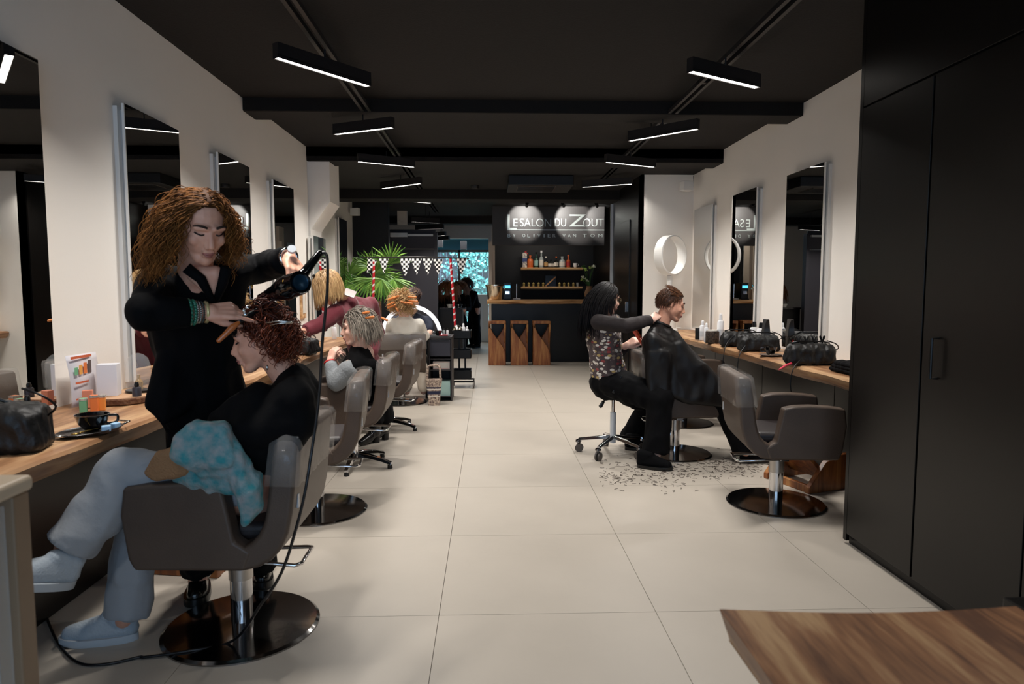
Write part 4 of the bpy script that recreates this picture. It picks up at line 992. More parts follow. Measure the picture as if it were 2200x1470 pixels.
MB().ell(at(574, 790, 2.485), (.005, .005, .010), n=8, m=6).build('earring', clipm, parent=P2, smooth=True)
# cape
b = MB()
b.hull([(nk2 + V((.01, 0, .02)), .064), (nk2 + V((.03, 0, -.03)), .075), (at(632, 862, 2.44), .07), (at(622, 862, 2.78), .07), (at(575, 900, 2.45), .05)])
b.hull([(at(632, 865, 2.45), .07), (at(640, 905, 2.44), .07), (at(622, 865, 2.76), .07), (at(636, 905, 2.78), .06), (at(560, 930, 2.42), .06), (at(560, 930, 2.72), .06)])
b.hull([(at(640, 905, 2.44), .065), (at(630, 905, 2.78), .06), (at(602, 985, 2.46), .055), (at(602, 985, 2.78), .055), (at(520, 935, 2.43), .05), (at(545, 1000, 2.48), .04), (at(500, 925, 2.7), .04)])
b.hull([(at(530, 920, 2.42), .05), (at(470, 900, 2.5), .035), (at(560, 850, 2.5), .05), (at(480, 915, 2.7), .04), (at(570, 1000, 2.5), .03)])
b.blob('cape', blackcloth, P2, vox=.0085, sm=4, wr=.014, ws=7)
# trousers
trm = mat('pale_trousers', '#969a9f', .8, bump=.3, bscale=30, sheen=.1)
b = MB()
b.cap(V((-.94, 2.56, .60)), kA + V((.02, 0, 0)), .095, .082); b.cap(kA, at(215, 1110, 2.42), .082, .085); b.cyl(at(230, 1075, 2.44), at(148, 1175, 2.37), .082, .085, 20)
b.cap(V((-.95, 2.72, .57)), kB, .095, .085); b.cap(kB, at(285, 1230, 2.58), .085, .080); b.cyl(at(290, 1150, 2.62), at(272, 1325, 2.56), .080, .082, 20)
b.blob('trousers', trm, P2, vox=.008, sm=3, wr=.014, ws=8)
snk = mat('white_knit_shoe', '#aab4bd', .75, bump=.35, bscale=120); snks = mat('white_shoe_sole', '#b9c0c6', .6)
toe = atz(128, 1385, 0); heel = atz(302, 1372, 0); d = (toe - heel).normalized()
shoe('shoe', snk, snks, P2, toe - d * .28, toe, w=.046, h=.075, sole=.028)
up = V((.45, -.1, .9)); h_ = at(158, 1262, 2.36); t_ = at(52, 1262, 2.24) 
shoe('shoe', snk, snks, P2, h_, h_ + (t_ - h_).normalized() * .28, w=.046, h=.075, sole=.028, up=V((.1, -.1, 1)))
b = MB(); b.cap(at(165, 1165, 2.37), at(128, 1215, 2.34), .042, .036); b.build('ankle_sock', mat('mauve_sock', '#7d5565', .9), parent=P2, smooth=True)
# scarf and knitted bag on her lap
teal = mat('turquoise_print', '#2f8088', .9, color2='#8e9496', vscale=22, bump=.6, bscale=60)
b = MB()
b.hull([(at(395, 945, 2.34), .035), (at(425, 925, 2.34), .035), (at(385, 975, 2.32), .03), (at(470, 930, 2.36), .04), (at(490, 985, 2.34), .03), (at(430, 995, 2.33), .03)])
b.hull([(at(470, 925, 2.38), .04), (at(500, 975, 2.36), .035), (at(525, 1010, 2.37), .03), (at(440, 1010, 2.36), .03)])
b.hull([(at(385, 1010, 2.40), .03), (at(500, 1010, 2.38), .04), (at(530, 1050, 2.38), .03), (at(400, 1035, 2.42), .03)])
b.hull([(at(510, 1015, 2.36), .035), (at(545, 1030, 2.38), .03), (at(545, 1085, 2.36), .03), (at(530, 1115, 2.36), .022), (at(535, 1060, 2.34), .03)])
b.blob('scarf', teal, None, vox=.007, sm=3, wr=.013, ws=14, label='crumpled turquoise and grey printed scarf on the client lap', cat='scarf')
b = MB(); b.hull([(at(325, 1015, 2.40), .02), (at(345, 980, 2.38), .02), (at(395, 975, 2.38), .03), (at(400, 1005, 2.38), .03), (at(340, 1025, 2.38), .016)])
b.blob('knitted_bag', mat('brown_knit', '#94704f', .9, bump=1, bscale=120), None, vox=.005, sm=2, wr=.006, ws=14, label='brown knitted pouch lying on the pale trousers', cat='bag')

# ============ P3: stylist in burgundy jacket
P3 = person('leaning stylist in burgundy jacket with a blonde bob', (-.95, 5.75, 0))
burg = mat('burgundy_wool', '#6e2430', .8, bump=.2, bscale=60, sheen=.2)
hc = at(706, 618, 5.25); M3 = head_M(hc, (-.85, -.25, -.75), (-.6, 0, .75), 1.0)
nk3 = at(742, 640, 5.38); ch3 = at(762, 680, 5.5); ws3 = at(772, 735, 5.62); hp3 = at(790, 790, 5.72)
s1 = at(722, 672, 5.22); e1 = at(690, 696, 5.1); w1 = at(655, 712, 5.0); s2 = at(795, 655, 5.62); e2 = at(812, 715, 5.75); w2 = at(800, 755, 5.55)
b = MB(); head(b, M3, True); b.cap(M3 @ V((-.02, 0, -.06)), nk3, .05, .055); b.cap(nk3, ch3, .05, .08); b.cap(ch3, hp3, .08, .1)
limb(b, s1, e1, w1, (.045, .036, .026)); limb(b, s2, e2, w2, (.045, .036, .026))
hand(b, w1, at(625, 712, 4.95) - w1, (0, -.3, 1), 1, s=.95); hand(b, w2, V((-.3, -.6, -.6)), (0, -.5, .8), -1, s=.95)
hps = (at(780, 800, 5.70), at(805, 800, 5.80)); kn3 = (at(792, 865, 5.80), at(815, 862, 5.90)); an3 = (atz(808, 951, 0) + V((0, .0, .12)), atz(828, 945, 0) + V((0, 0, .12)))
for i in (0, 1): limb(b, hps[i], kn3[i], an3[i], (.08, .055, .04))
b.blob('body', skin, P3, vox=.008, sm=2)
BL = mat('blonde_hair', '#8a6238', .45, tint='#d9b480', spec=.5)
strands('hair', M3, 1000, scalp(.5, -.5, .2), lambda d: .15 + .06 * max(0, d.z), .0032, BL, P3, out=.02, comb=lambda d, r: V((.15, d.y * .5, -.6)), grav=.16, seg=12, seed=3, jit=.05, push=1.12, scale=1.02, lv=.1)
b = MB(); b.cap(nk3, nk3 - V((-.02, 0, .05)), .066, .08); torso(b, s1, s2, nk3, ch3, ws3, hp3, (-.75, -.2, 0), k=1.05, cw=.175, cd=.12)
limb(b, s1, e1, e1 + (w1 - e1) * .7, (.068, .058, .05)); b.cyl(e1, e1 + (w1 - e1) * .95, .055, .05); limb(b, s2, e2, w2, (.066, .056, .048))
jk = b.blob('jacket', burg, P3, vox=.009, sm=3, wr=.008, ws=9)
b = MB(); b.obox(at(752, 630, 5.24), (.085, .008, .06), Euler((-.6, .35, 0)).to_matrix()).build('back_patch', mat('grey_patch', '#8a8280', .35, metal=.3), parent=jk)
b = MB()
for i in (0, 1): b.cap(hp3, hps[i], .13, .12); b.cap(hps[i], kn3[i], .115, .1); b.cyl(kn3[i], an3[i] + V((0, 0, .06)), .1, .085); b.cap(kn3[i], kn3[i] + (an3[i] - kn3[i]) * .3, .1, .09)
b.blob('skirt', blackcloth, P3, vox=.012, sm=3, wr=.012, ws=10)
for (h_, t_) in (((812, 950), (762, 962)), ((832, 944), (792, 950))):
    h_ = atz(*h_, 0); t_ = atz(*t_, 0); d = (t_ - h_).normalized(); t_ = h_ + d * .22
    b = MB(); b.hull([(t_ + V((0, 0, .03)) - d * .03, .028), (h_ + d * .04 + V((0, 0, .09)), .04), (h_ + d * .10 + V((0, 0, .05)), .04)]); b.cap(h_ + d * .03 + V((0, 0, .10)), (an3[0] if t_.y < 5.85 else an3[1]) + V((0, 0, .36)), .056, .062)
    bo = b.blob('boot', bootm, P3, vox=.009, sm=2, cut=0.004); MB().cyl(h_ + d * .02, h_ + d * .02 + V((0, 0, .08)), .03, .036, n=16).build('heel', blackpl, parent=bo, smooth='auto')
MB().tube([M3 @ V(p) for p in ((.095, .03, .0), (.09, .065, .0), (.0, .08, .005))], .003, n=6).build('glasses', alum, parent=P3)
MB().tube([M3 @ V(p) for p in ((.02, -.06, .13), (.03, 0, .14), (.02, .06, .13))], .009, n=6).build('hair_clip', blackpl, parent=P3, smooth=True)

# ============ P4: grey haired client
P4 = person('seated grey haired client in black cape with orange hair rollers', (-.95, 5.1, 0))
hc = at(768, 705, 5.0); M4 = head_M(hc, (-1, -.12, -.05), (-.05, 0, 1), 1.04)
nk4 = at(772, 758, 5.02); sn = at(735, 790, 4.86); sf = at(775, 780, 5.25); e4 = at(722, 822, 4.84); w4 = at(708, 778, 4.90); pe4 = V((-.96, 5.1, .55))
b = MB(); head(b, M4, True); b.cap(M4 @ V((-.02, 0, -.06)), nk4, .052, .056); b.cap(nk4, V((-.93, 5.08, .85)), .05, .08); b.cap(V((-.93, 5.08, .85)), pe4, .08, .1)
limb(b, at(752, 785, 4.86), e4, w4, (.045, .036, .026)); limb(b, sf, at(735, 812, 5.25), at(716, 772, 5.12), (.045, .036, .026))
hand(b, w4, at(722, 740, 4.96) - w4, V((-.5, -.7, .2)), 1, curl=(.3, .4, .3), s=1.0); hand(b, at(716, 772, 5.12), at(730, 744, 5.0) - at(716, 772, 5.12), V((-.6, .3, .2)), -1, curl=(.3, .4, .3), s=1.0)
kn4 = (V((-1.38, 5.0, .52)), V((-1.38, 5.2, .52))); an4 = (V((-1.42, 5.0, .1)), V((-1.42, 5.2, .1)))
for i in (0, 1): b.cap(pe4, kn4[i], .1, .065); b.cap(kn4[i], an4[i], .06, .04)
b.blob('body', skinp, P4, vox=.007, sm=2)
face_bits(M4, P4, brow=mat('grey_brow', '#8d8078', .8))
GR = mat('grey_hair', '#4a4038', .5, tint='#b5aa9c', spec=.45)
strands('hair', M4, 750, scalp(.35, -.6, .2), lambda d: .16 if d.z > .2 else .11, .0028, GR, P4, out=.45, comb=lambda d, r: V((-.75, d.y * .3, .1)) if d.x > -.3 else V((-.3, 0, -.4)), grav=.26, seg=12, seed=3, jit=.18, push=1.12, curl=.003, cf=1)
rollm = mat('orange_clip', '#c9773d', .45)
for k, (a_, b__) in enumerate((((780, 673), (792, 671)), ((787, 683), (802, 681)), ((820, 683), (831, 688)))):
    MB().cap(at(*a_, 4.86 if k < 2 else 4.95), at(*b__, 4.84 if k < 2 else 4.9), .008, .010).build('roller_clip', rollm, parent=P4, smooth=True)
b = MB()
b.hull([(nk4, .07), (at(762, 785, 4.86), .06), (at(790, 780, 5.28), .06), (at(800, 800, 5.0), .05)])
b.hull([(at(762, 785, 4.88), .07), (at(790, 780, 5.26), .06), (at(802, 790, 4.95), .05), (at(765, 845, 4.95), .06), (at(800, 840, 5.2), .05)])
b.hull([(at(755, 775, 4.95), .05), (at(740, 800, 4.9), .045), (at(745, 840, 5.0), .06), (at(770, 800, 5.0), .06)])
b.blob('cape', blackcloth, P4, vox=.010, sm=4, wr=.012, ws=8)
knit = mat('grey_knit', '#8b8f92', .9, bump=.6, bscale=70)
b = MB(); limb(b, at(750, 795, 4.84), e4, e4 + (w4 - e4) * .8, (.07, .062, .048)); b.cyl(e4, e4 + (w4 - e4) * .9, .055, .046); b.cap(sf, at(735, 812, 5.25), .065, .06); b.cap(sf, at(750, 795, 4.84), .06, .06)
b.blob('sweater', knit, P4, vox=.009, sm=3, wr=.010, ws=9)
MB().tube([w4 + frame(w4 - e4).col[1] * (.034 * math.cos(a)) + frame(w4 - e4).col[2] * (.034 * math.sin(a)) for a in [2 * PI * j / 20 for j in range(20)]], .008, n=6, closed=True).build('wristband', redp, parent=P4, smooth=True)
b = MB()
for i in (0, 1): b.cap(pe4, kn4[i], .11, .08); b.cap(kn4[i], an4[i], .075, .06)
b.blob('trousers', blackcloth, P4, vox=.012, sm=3, wr=.01)
for i in (0, 1): shoe('shoe', blackcloth, blackpl, P4, V((-1.36, 5.0 + .2 * i, 0)), V((-1.62, 5.0 + .2 * i, 0)))

# ============ P5: client in white blouse from behind
P5 = person('client in a white blouse with blonde hair in orange clips, seen from behind', (-1.02, 7.8, 0))
hc = at(864, 655, 7.75); M5_ = head_M(hc, (.05, 1, -.15), (0, .1, 1), 1.0)
nk5 = at(868, 680, 7.75); sl = at(845, 697, 7.72); sr = at(898, 697, 7.78); hp5 = at(872, 765, 7.8)
b = MB(); head(b, M5_, True); b.cap(M5_ @ V((-.02, 0, -.06)), nk5, .05, .055); b.cap(nk5, hp5, .06, .1)
limb(b, sl, at(832, 730, 7.9), at(845, 728, 8.15), (.045, .036, .026)); limb(b, sr, at(912, 722, 7.95), at(900, 725, 8.15), (.045, .036, .026))
hand(b, at(845, 728, 8.15), (.2, .9, 0), (0, 0, 1), -1); hand(b, at(900, 725, 8.15), (-.1, .9, 0), (0, 0, 1), 1)
for s in (-1, 1): b.cap(V((-.95 + s * .08, 7.85, .52)), V((-.93 + s * .12, 8.15, .5)), .09, .06); b.cap(V((-.93 + s * .12, 8.15, .5)), V((-.88 + s * .1, 8.12, .1)), .055, .04)
b.blob('body', skinp, P5, vox=.010, sm=2)
strands('hair', M5_, 420, lambda d: d.x < .55 and d.z > -.75, .12, .004, BL, P5, out=.9, comb=lambda d, r: V((-.2, 0, .0)), grav=.2, seg=10, seed=3, jit=.4, push=1.06, curl=.014, cf=1.6)
for (x0, y0, x1, y1) in ((835, 644, 848, 640), (842, 640, 856, 637), (833, 656, 846, 650), (834, 662, 848, 656), (878, 638, 893, 639), (860, 648, 872, 651), (872, 650, 886, 653), (850, 660, 855, 668), (880, 646, 896, 648)):
    MB().cap(at(x0, y0, 7.6), at(x1, y1, 7.58), .011, .013, 8).build('roller_clip', rollm, parent=P5, smooth=True)
blouse = mat('cream_blouse', '#e3ddd2', .8, bump=.2, bscale=30)
b = MB(); b.cap(nk5 - V((0, 0, .02)), nk5 - V((0, 0, .06)), .064, .09); torso(b, sl, sr, nk5, at(868, 715, 7.76), at(872, 745, 7.8), hp5, (0, 1, 0), k=1.02)
limb(b, sl, at(832, 730, 7.9), at(845, 728, 8.12), (.07, .06, .045)); limb(b, sr, at(912, 722, 7.95), at(902, 725, 8.12), (.07, .06, .045))
b.blob('blouse', blouse, P5, vox=.012, sm=3, wr=.014, ws=9)
b = MB()
for s in (-1, 1): b.cap(V((-.95 + s * .08, 7.85, .52)), V((-.93 + s * .12, 8.15, .5)), .1, .08); b.cap(V((-.93 + s * .12, 8.15, .5)), V((-.88 + s * .1, 8.12, .16)), .08, .07)
b.cap(at(905, 790, 7.85), at(908, 830, 7.85), .075, .065)
b.blob('trousers', mat('cream_trousers', '#cfc3b4', .85), P5, vox=.014, sm=3, wr=.01)

# ============ P6: manicurist facing us
P6 = person('manicurist in navy tee with dark tied hair behind the white arch', (-.95, 8.85, 0))
hc = at(886, 650, 8.7); M6 = head_M(hc, (-.1, -.8, -.6), (0, -.5, .8), 1.0)
nk6 = at(884, 672, 8.85); sl = at(850, 690, 8.85); sr = at(918, 690, 8.85)
b = MB(); head(b, M6, True); b.cap(M6 @ V((-.02, 0, -.06)), nk6, .05, .055); b.cap(nk6, V((nk6.x, 8.9, .55)), .06, .1)
limb(b, sl, at(836, 716, 8.7), at(858, 722, 8.45), (.045, .036, .026)); limb(b, sr, at(924, 715, 8.7), at(905, 727, 8.42), (.047, .04, .028))
hand(b, at(858, 722, 8.45), (.5, -.8, 0), (0, 0, 1), 1); hand(b, at(905, 727, 8.42), (-.5, -.8, 0), (0, 0, 1), -1)
for s in (-1, 1): b.cap(V((nk6.x + s * .08, 8.9, .5)), V((nk6.x + s * .1, 9.05, .45)), .08, .06); b.cap(V((nk6.x + s * .1, 9.05, .45)), V((nk6.x + s * .1, 9.1, .06)), .055, .04)
b.blob('body', skinp, P6, vox=.010, sm=2); face_bits(M6, P6)
DKH = mat('dark_brown_hair', '#1c100d', .45, tint='#4c2c20', spec=.5)
strands('hair', M6, 350, scalp(.5, -.6, .2), .1, .004, DKH, P6, out=.1, comb=lambda d, r: V((-.9, 0, .2)), grav=.05, seg=8, seed=3, jit=.05, push=1.08)
b = MB(); torso(b, sl, sr, nk6, V((nk6.x, 8.88, .88)), V((nk6.x, 8.9, .72)), V((nk6.x, 8.9, .56)), (0, -1, 0), k=1.1)
b.cap(sl, sl + (at(836, 716, 8.7) - sl) * .7, .07, .062); b.cap(sr, sr + (at(924, 715, 8.7) - sr) * .7, .07, .062)
b.blob('tee_shirt', mat('navy_cotton', '#232838', .85), P6, vox=.012, sm=3, wr=.01)

# ============ P7, P8: women in black in the back room
BRH = mat('light_brown_hair', '#4a2512', .45, tint='#a5683a', spec=.5)
def back_person(lab, px, py, Y, fwd, lean, hairm, sole_y, hl, up=(0, 0, 1), scale=1.0, hipdx=0, arm=None):
    p = person(lab, (at(px, py, Y).x, Y, 0)); hc = at(px, py, Y); M = head_M(hc, fwd, up, 1.0)
    nk = hc + V((lean[0] * .3, lean[1] * .3, -.16)); hp = V((hc.x + hipdx, Y + lean[1], .92)); f = V(fwd); f.z = 0; f.normalize(); y = V((-f.y, f.x, 0))
    b = MB(); head(b, M, True); b.cap(M @ V((-.02, 0, -.06)), nk, .05, .055); b.cap(nk, hp, .05, .08)
    s0, s1 = nk + y * .17 - V((0, 0, .05)), nk - y * .17 - V((0, 0, .05)); el = [s0 + f * .12 + y * .05 - V((0, 0, .24)), s1 + f * .12 - y * .05 - V((0, 0, .24))]; wr_ = [el[0] + f * .22 - y * .03 + V((0, 0, .0)), el[1] + f * .22 + y * .03]
    for s, e, w in zip((s0, s1), el, wr_): limb(b, s, e, w, (.045, .036, .026)); hand(b, w, f, (0, 0, 1), 1)
    ft = [V((hp.x, hp.y, 0)) + y * .1, V((hp.x, hp.y, 0)) - y * .1]
    for q in ft: limb(b, hp + (q - V((hp.x, hp.y, 0))) * .8, q + V((0, 0, .48)) + f * .03, q + V((0, 0, .08)), (.08, .055, .04))
    b.blob('body', skin, p, vox=.012, sm=2)
    b = MB(); b.cap(nk - V((0, 0, .02)), nk - V((0, 0, .06)), .06, .09); torso(b, s0, s1, nk, nk * .65 + hp * .35, nk * .3 + hp * .7, hp, f, k=1.05)
    for s, e, w in zip((s0, s1), el, wr_): limb(b, s, e, e + (w - e) * .8, (.065, .055, .045))
    b.blob('black_top', blackcloth, p, vox=.014, sm=3, wr=.01)
    b = MB()
    for q in ft: b.cap(hp, q + V((0, 0, .5)) + f * .03, .125, .09); b.cap(q + V((0, 0, .5)) + f * .03, q + V((0, 0, .14)), .09, .085)
    b.blob('trousers', blackcloth, p, vox=.014, sm=3, wr=.01)
    for q in ft: shoe('shoe', blackcloth, blackpl, p, q - f * .08, q + f * .18)
    strands('hair', M, 300, scalp(.5, -.6, .2), hl, .005, hairm, p, out=.2, comb=lambda d, r: V((-.2, d.y * .7, -.1)), grav=.3, seg=10, seed=5, jit=.12, push=1.1)
    return p
back_person('woman in black with long brown hair, back turned, at the back room table', 962, 618, 14.0, (.2, 1, -.2), (0, 0.05), BRH, 0, .34)
back_person('woman with wavy light brown hair bent between the other two in the back room', 986, 618, 14.5, (-.2, -1, -.4), (0.05, 0.1), BRH, 0, .25)
back_person('dark haired woman in black leaning left over the back room table', 1000, 610, 15.0, (-.7, -.5, -.5), (.35, .1), DKH, 0, .2, hipdx=.2)

# ============ P10: hairdresser on the saddle stool
P10 = person('hairdresser with long black hair and a cloud patterned vest sitting on a stool', (.98, 5.35, 0))
hc = at(1303, 642, 5.3); M10 = head_M(hc, (.95, .35, -.12), (.05, 0, 1), 1.0)
nk = at(1296, 690, 5.32); ch = at(1296, 725, 5.32); ws = at(1302, 775, 5.35); hp = at(1308, 815, 5.38)
sN = at(1286, 692, 5.14); eN = at(1345, 700, 5.06); wN = at(1398, 688, 5.2); sF = at(1318, 690, 5.50); eF = at(1325, 765, 5.60); wF = at(1345, 742, 5.42)
kN = at(1418, 858, 5.05); aN = at(1408, 978, 5.02); kF = at(1395, 870, 5.62); aF = at(1352, 950, 5.68)
b = MB(); head(b, M10, True); b.cap(M10 @ V((-.02, 0, -.06)), nk, .048, .052); b.cap(nk, ch, .05, .08); b.cap(ch, hp, .08, .11)
limb(b, sN, eN, wN, (.045, .038, .026)); limb(b, sF, eF, wF, (.045, .038, .026))
hand(b, wN, at(1425, 668, 5.28) - wN, V((-.5, -.75, .3)), 1, curl=(.30, .5, .4), s=1.0); hand(b, wF, at(1368, 730, 5.36) - wF, V((-.2, -.7, .6)), -1, curls=[(.15, .3, .2), (.25, .45, .3), (.35, .5, .3), (.4, .5, .3)], s=1.0)
limb(b, hp + V((.03, -.08, -.03)), kN, aN, (.085, .06, .04)); limb(b, hp + V((.03, .08, -.03)), kF, aF, (.085, .06, .04))
b.blob('body', skinp, P10, vox=.007, sm=2); face_bits(M10, P10)
BKH = mat('black_hair', '#060507', .5, tint='#171214', spec=.25)
strands('hair', M10, 800, scalp(.5, -.75, .1), lambda d: .33 if d.x < .2 else .27, .003, BKH, P10, out=.05, comb=lambda d, r: V((-.75, d.y * .1, -.3)), grav=.22, seg=16, seed=3, jit=.05, push=1.07, scale=1.0, lv=.14)
def vest_mat():
    m = bpy.data.materials.new('cloud_print'); m.use_nodes = True; nt = m.node_tree; N = nt.nodes; L = nt.links; I = N['Principled BSDF'].inputs; I['Roughness'].default_value = .85
    tc = N.new('ShaderNodeTexCoord'); mp = N.new('ShaderNodeMapping'); mp.inputs['Scale'].default_value = (27, 27, 44); L.new(tc.outputs['Object'], mp.inputs[0])
    vo = N.new('ShaderNodeTexVoronoi'); vo.inputs['Scale'].default_value = 1.0; vo.inputs['Randomness'].default_value = .8; L.new(mp.outputs[0], vo.inputs['Vector'])
    r = N.new('ShaderNodeValToRGB'); r.color_ramp.interpolation = 'CONSTANT'; e = r.color_ramp.elements
    e[0].position = 0; e[0].color = lin('#d9d2c9'); e[1].position = .3; e[1].color = lin('#8a3a3c')
    for p_, c_ in ((.42, '#6d6058'), (.62, '#b39a62'), (.7, '#5d5250'), (.85, '#cfc8bf')): q = e.new(p_); q.color = lin(c_)
    sx = N.new('ShaderNodeSeparateColor'); L.new(vo.outputs['Color'], sx.inputs[0]); L.new(sx.outputs[0], r.inputs[0])
    lt = N.new('ShaderNodeMath'); lt.operation = 'LESS_THAN'; lt.inputs[1].default_value = .47; L.new(vo.outputs['Distance'], lt.inputs[0])
    mx = N.new('ShaderNodeMix'); mx.data_type = 'RGBA'; mx.inputs[6].default_value = lin('#473b3d'); L.new(lt.outputs[0], mx.inputs[0]); L.new(r.outputs[0], mx.inputs[7]); L.new(mx.outputs[2], I['Base Color'])
    return m
b = MB(); torso(b, sN + V((.0, .05, 0)), sF - V((0, .05, 0)), nk, ch, ws, hp + V((0, 0, .04)), (.95, .3, 0), k=1.05, cw=.165, cd=.125, ww=.15, wd=.12, hw=.165, hd=.14, sh=.05)
b.blob('vest', vest_mat(), P10, vox=.008, sm=3, wr=.008, ws=9)
brnb = mat('dark_brown_cloth', '#1f1718', .8, bump=.2, bscale=40)
b = MB(); b.cap(sN, eN, .062, .056); b.cyl(eN, eN + (wN - eN) * .95, .056, .042); b.cap(eN, eN + (wN - eN) * .6, .056, .05); limb(b, sF, eF, eF + (wF - eF) * .7, (.062, .056, .045))
b.blob('sleeve', brnb, P10, vox=.007, sm=3, wr=.006, ws=12)
b = MB()
b.cap(hp + V((0, 0, -.02)), hp + V((.04, 0, -.03)), .15, .14); b.cap(hp + V((.02, -.08, -.02)), kN, .125, .10); b.cap(kN, kN + (aN - kN) * .5, .10, .09); b.cyl(kN, aN + V((0, 0, .02)), .095, .10, 20)
b.cap(hp + V((.02, .08, -.02)), kF, .125, .09); b.cap(kF, kF + (aF - kF) * .5, .09, .085); b.cyl(kF, aF, .09, .095, 20)
b.blob('trousers', blackcloth, P10, vox=.009, sm=3, wr=.012, ws=9)
t_ = atz(1446, 1012, 0); h_ = atz(1372, 1004, 0); shoe('shoe', blackcloth, blackpl, P10, t_ + (h_ - t_).normalized() * .27, t_, w=.048, h=.08, sole=.025)
h_ = atz(1342, 966, 0); shoe('shoe', blackcloth, blackpl, P10, h_, h_ + V((.26, -.04, 0)), w=.048, h=.08, sole=.025)
gm = mat('thin_gold', '#b8a080', .3, metal=1)
rr = MB(); rr.M = M10; rr.tube([(.098 + .0, -.034 + .024 * math.cos(a), -.002 + .02 * math.sin(a)) for a in [2 * PI * j / 18 for j in range(18)]], .0015, n=5, closed=True); rr.tube([(.098, -.058, .0), (.05, -.078, .004), (.0, -.08, .004)], .0015, n=5).build('glasses', gm, parent=P10)
ph = thing('cordless_phone', 'black cordless phone clipped at the hairdresser hip', 'phone', tuple(at(1330, 832, 5.13)))
R_ = Matrix.Rotation(-math.radians(-28), 3, 'Y'); c0 = at(1330, 828, 5.175)
MB().obox(c0, (.05, .02, .15), R_).build('case', blackpl, parent=ph, bevel=.006)
MB().obox(c0 + R_ @ V((0, -.0105, .035)), (.034, .002, .04), R_).build('screen', mat('grey_screen', '#3a3c40', .2), parent=ph)
for i in range(4):
    for j in range(3): MB().obox(c0 + R_ @ V((-.013 + .013 * j, -.011, -.0 - .016 * i)), (.007, .002, .006), R_).build('key', alum, parent=ph)
cm = thing('comb', 'orange comb in the hairdresser left hand', 'comb', tuple(at(1372, 725, 5.3)))
a = at(1362, 710, 5.24); c = at(1383, 742, 5.24); ocm = mat('orange_plastic', '#e0532c', .4)
dc_ = (c - a).normalized(); nc = V((dc_.z, 0, -dc_.x))
b = MB(); b.hull([(a, .005), (c, .005), (c + nc * .012, .003), (a + nc * .012, .003)]); b.build('spine', ocm, parent=cm, smooth='auto')
b = MB()
for k in range(16): q = a + (c - a) * ((k + .5) / 16); b.cyl(q, q - nc * .022, .0013, n=4)
b.build('teeth', ocm, parent=cm)

# ============ P11: man in black cape
P11 = person('seated man with short brown hair under a large black cape', (1.5, 5.35, 0))
hc = at(1441, 655, 5.25); M11 = head_M(hc, (1, -.06, -.22), (.12, 0, 1), 1.02)
nk = at(1418, 705, 5.28); pe = V((1.5, 5.35, .56))
b = MB(); head(b, M11); b.cap(M11 @ V((-.02, 0, -.055)), nk, .056, .062); b.cap(nk, V((1.38, 5.3, .85)), .08, .13); b.cap(V((1.38, 5.3, .85)), pe, .13, .15)
k1, k2, a1, a2 = at(1555, 862, 5.15), at(1545, 855, 5.5), at(1600, 972, 5.1), at(1600, 965, 5.45)
for k_, a_ in ((k1, a1), (k2, a2)): b.cap(pe, k_, .1, .065); b.cap(k_, a_, .06, .04)
b.blob('body', skin, P11, vox=.006, sm=2); face_bits(M11, P11)
BRS = mat('short_brown_hair', '#2a170e', .4, tint='#6e452a', spec=.5)
strands('hair', M11, 900, scalp(.42, -.62, .12), lambda d: .05 if d.z > .35 and d.x > -.1 else .03, .0024, BRS, P11, out=.2, comb=lambda d, r: V((-.9, 0, .05)) if d.z > .3 and d.x > -.1 else V((-.1, 0, -1.0)), grav=.02, seg=6, seed=3, jit=.12, push=1.05)
b = MB()
bk1, bk2 = at(1400, 735, 5.08), at(1398, 735, 5.5)
b.hull([(nk + V((0, 0, -.01)), .068), (bk1, .06), (bk2, .06), (at(1460, 740, 5.2), .05)])
b.hull([(bk1, .07), (bk2, .06), (at(1412, 830, 5.08), .05), (at(1405, 830, 5.5), .05), (at(1470, 760, 5.15), .06), (at(1470, 830, 5.1), .05)])
b.hull([(at(1455, 745, 5.12), .06), (at(1455, 745, 5.4), .06), (at(1552, 838, 5.05), .04), (at(1545, 832, 5.5), .05), (at(1440, 845, 5.05), .03), (at(1548, 866, 5.05), .03), (at(1480, 858, 5.04), .03)])
b.hull([(at(1400, 760, 5.05), .045), (at(1398, 855, 5.05), .03), (at(1432, 845, 5.03), .03), (at(1430, 760, 5.03), .04)])
cp = b.blob('cape', capecloth, P11, vox=.0085, sm=4, wr=.016, ws=7)
b = MB(); b.tube([nk + V((.075 * math.cos(a) + .0, .075 * math.sin(a), .035 - .03 * math.cos(a))) for a in [2 * PI * j / 20 for j in range(20)]], .014, n=8, closed=True).build('neck_collar', capecloth, parent=P11, smooth=True)
b = MB()
for k_, a_ in ((k1, a1), (k2, a2)): b.cap(k_ + (pe - k_) * .5, k_, .1, .09); b.cap(k_, k_ + (a_ - k_) * .6, .09, .085); b.cyl(k_, a_, .088, .085)
b.blob('trousers', blackcloth, P11, vox=.010, sm=3, wr=.01)
for a_ in (a1, a2): shoe('shoe', blackcloth, blackpl, P11, V((a_.x - .04, a_.y, 0)), V((a_.x + .22, a_.y, 0)))
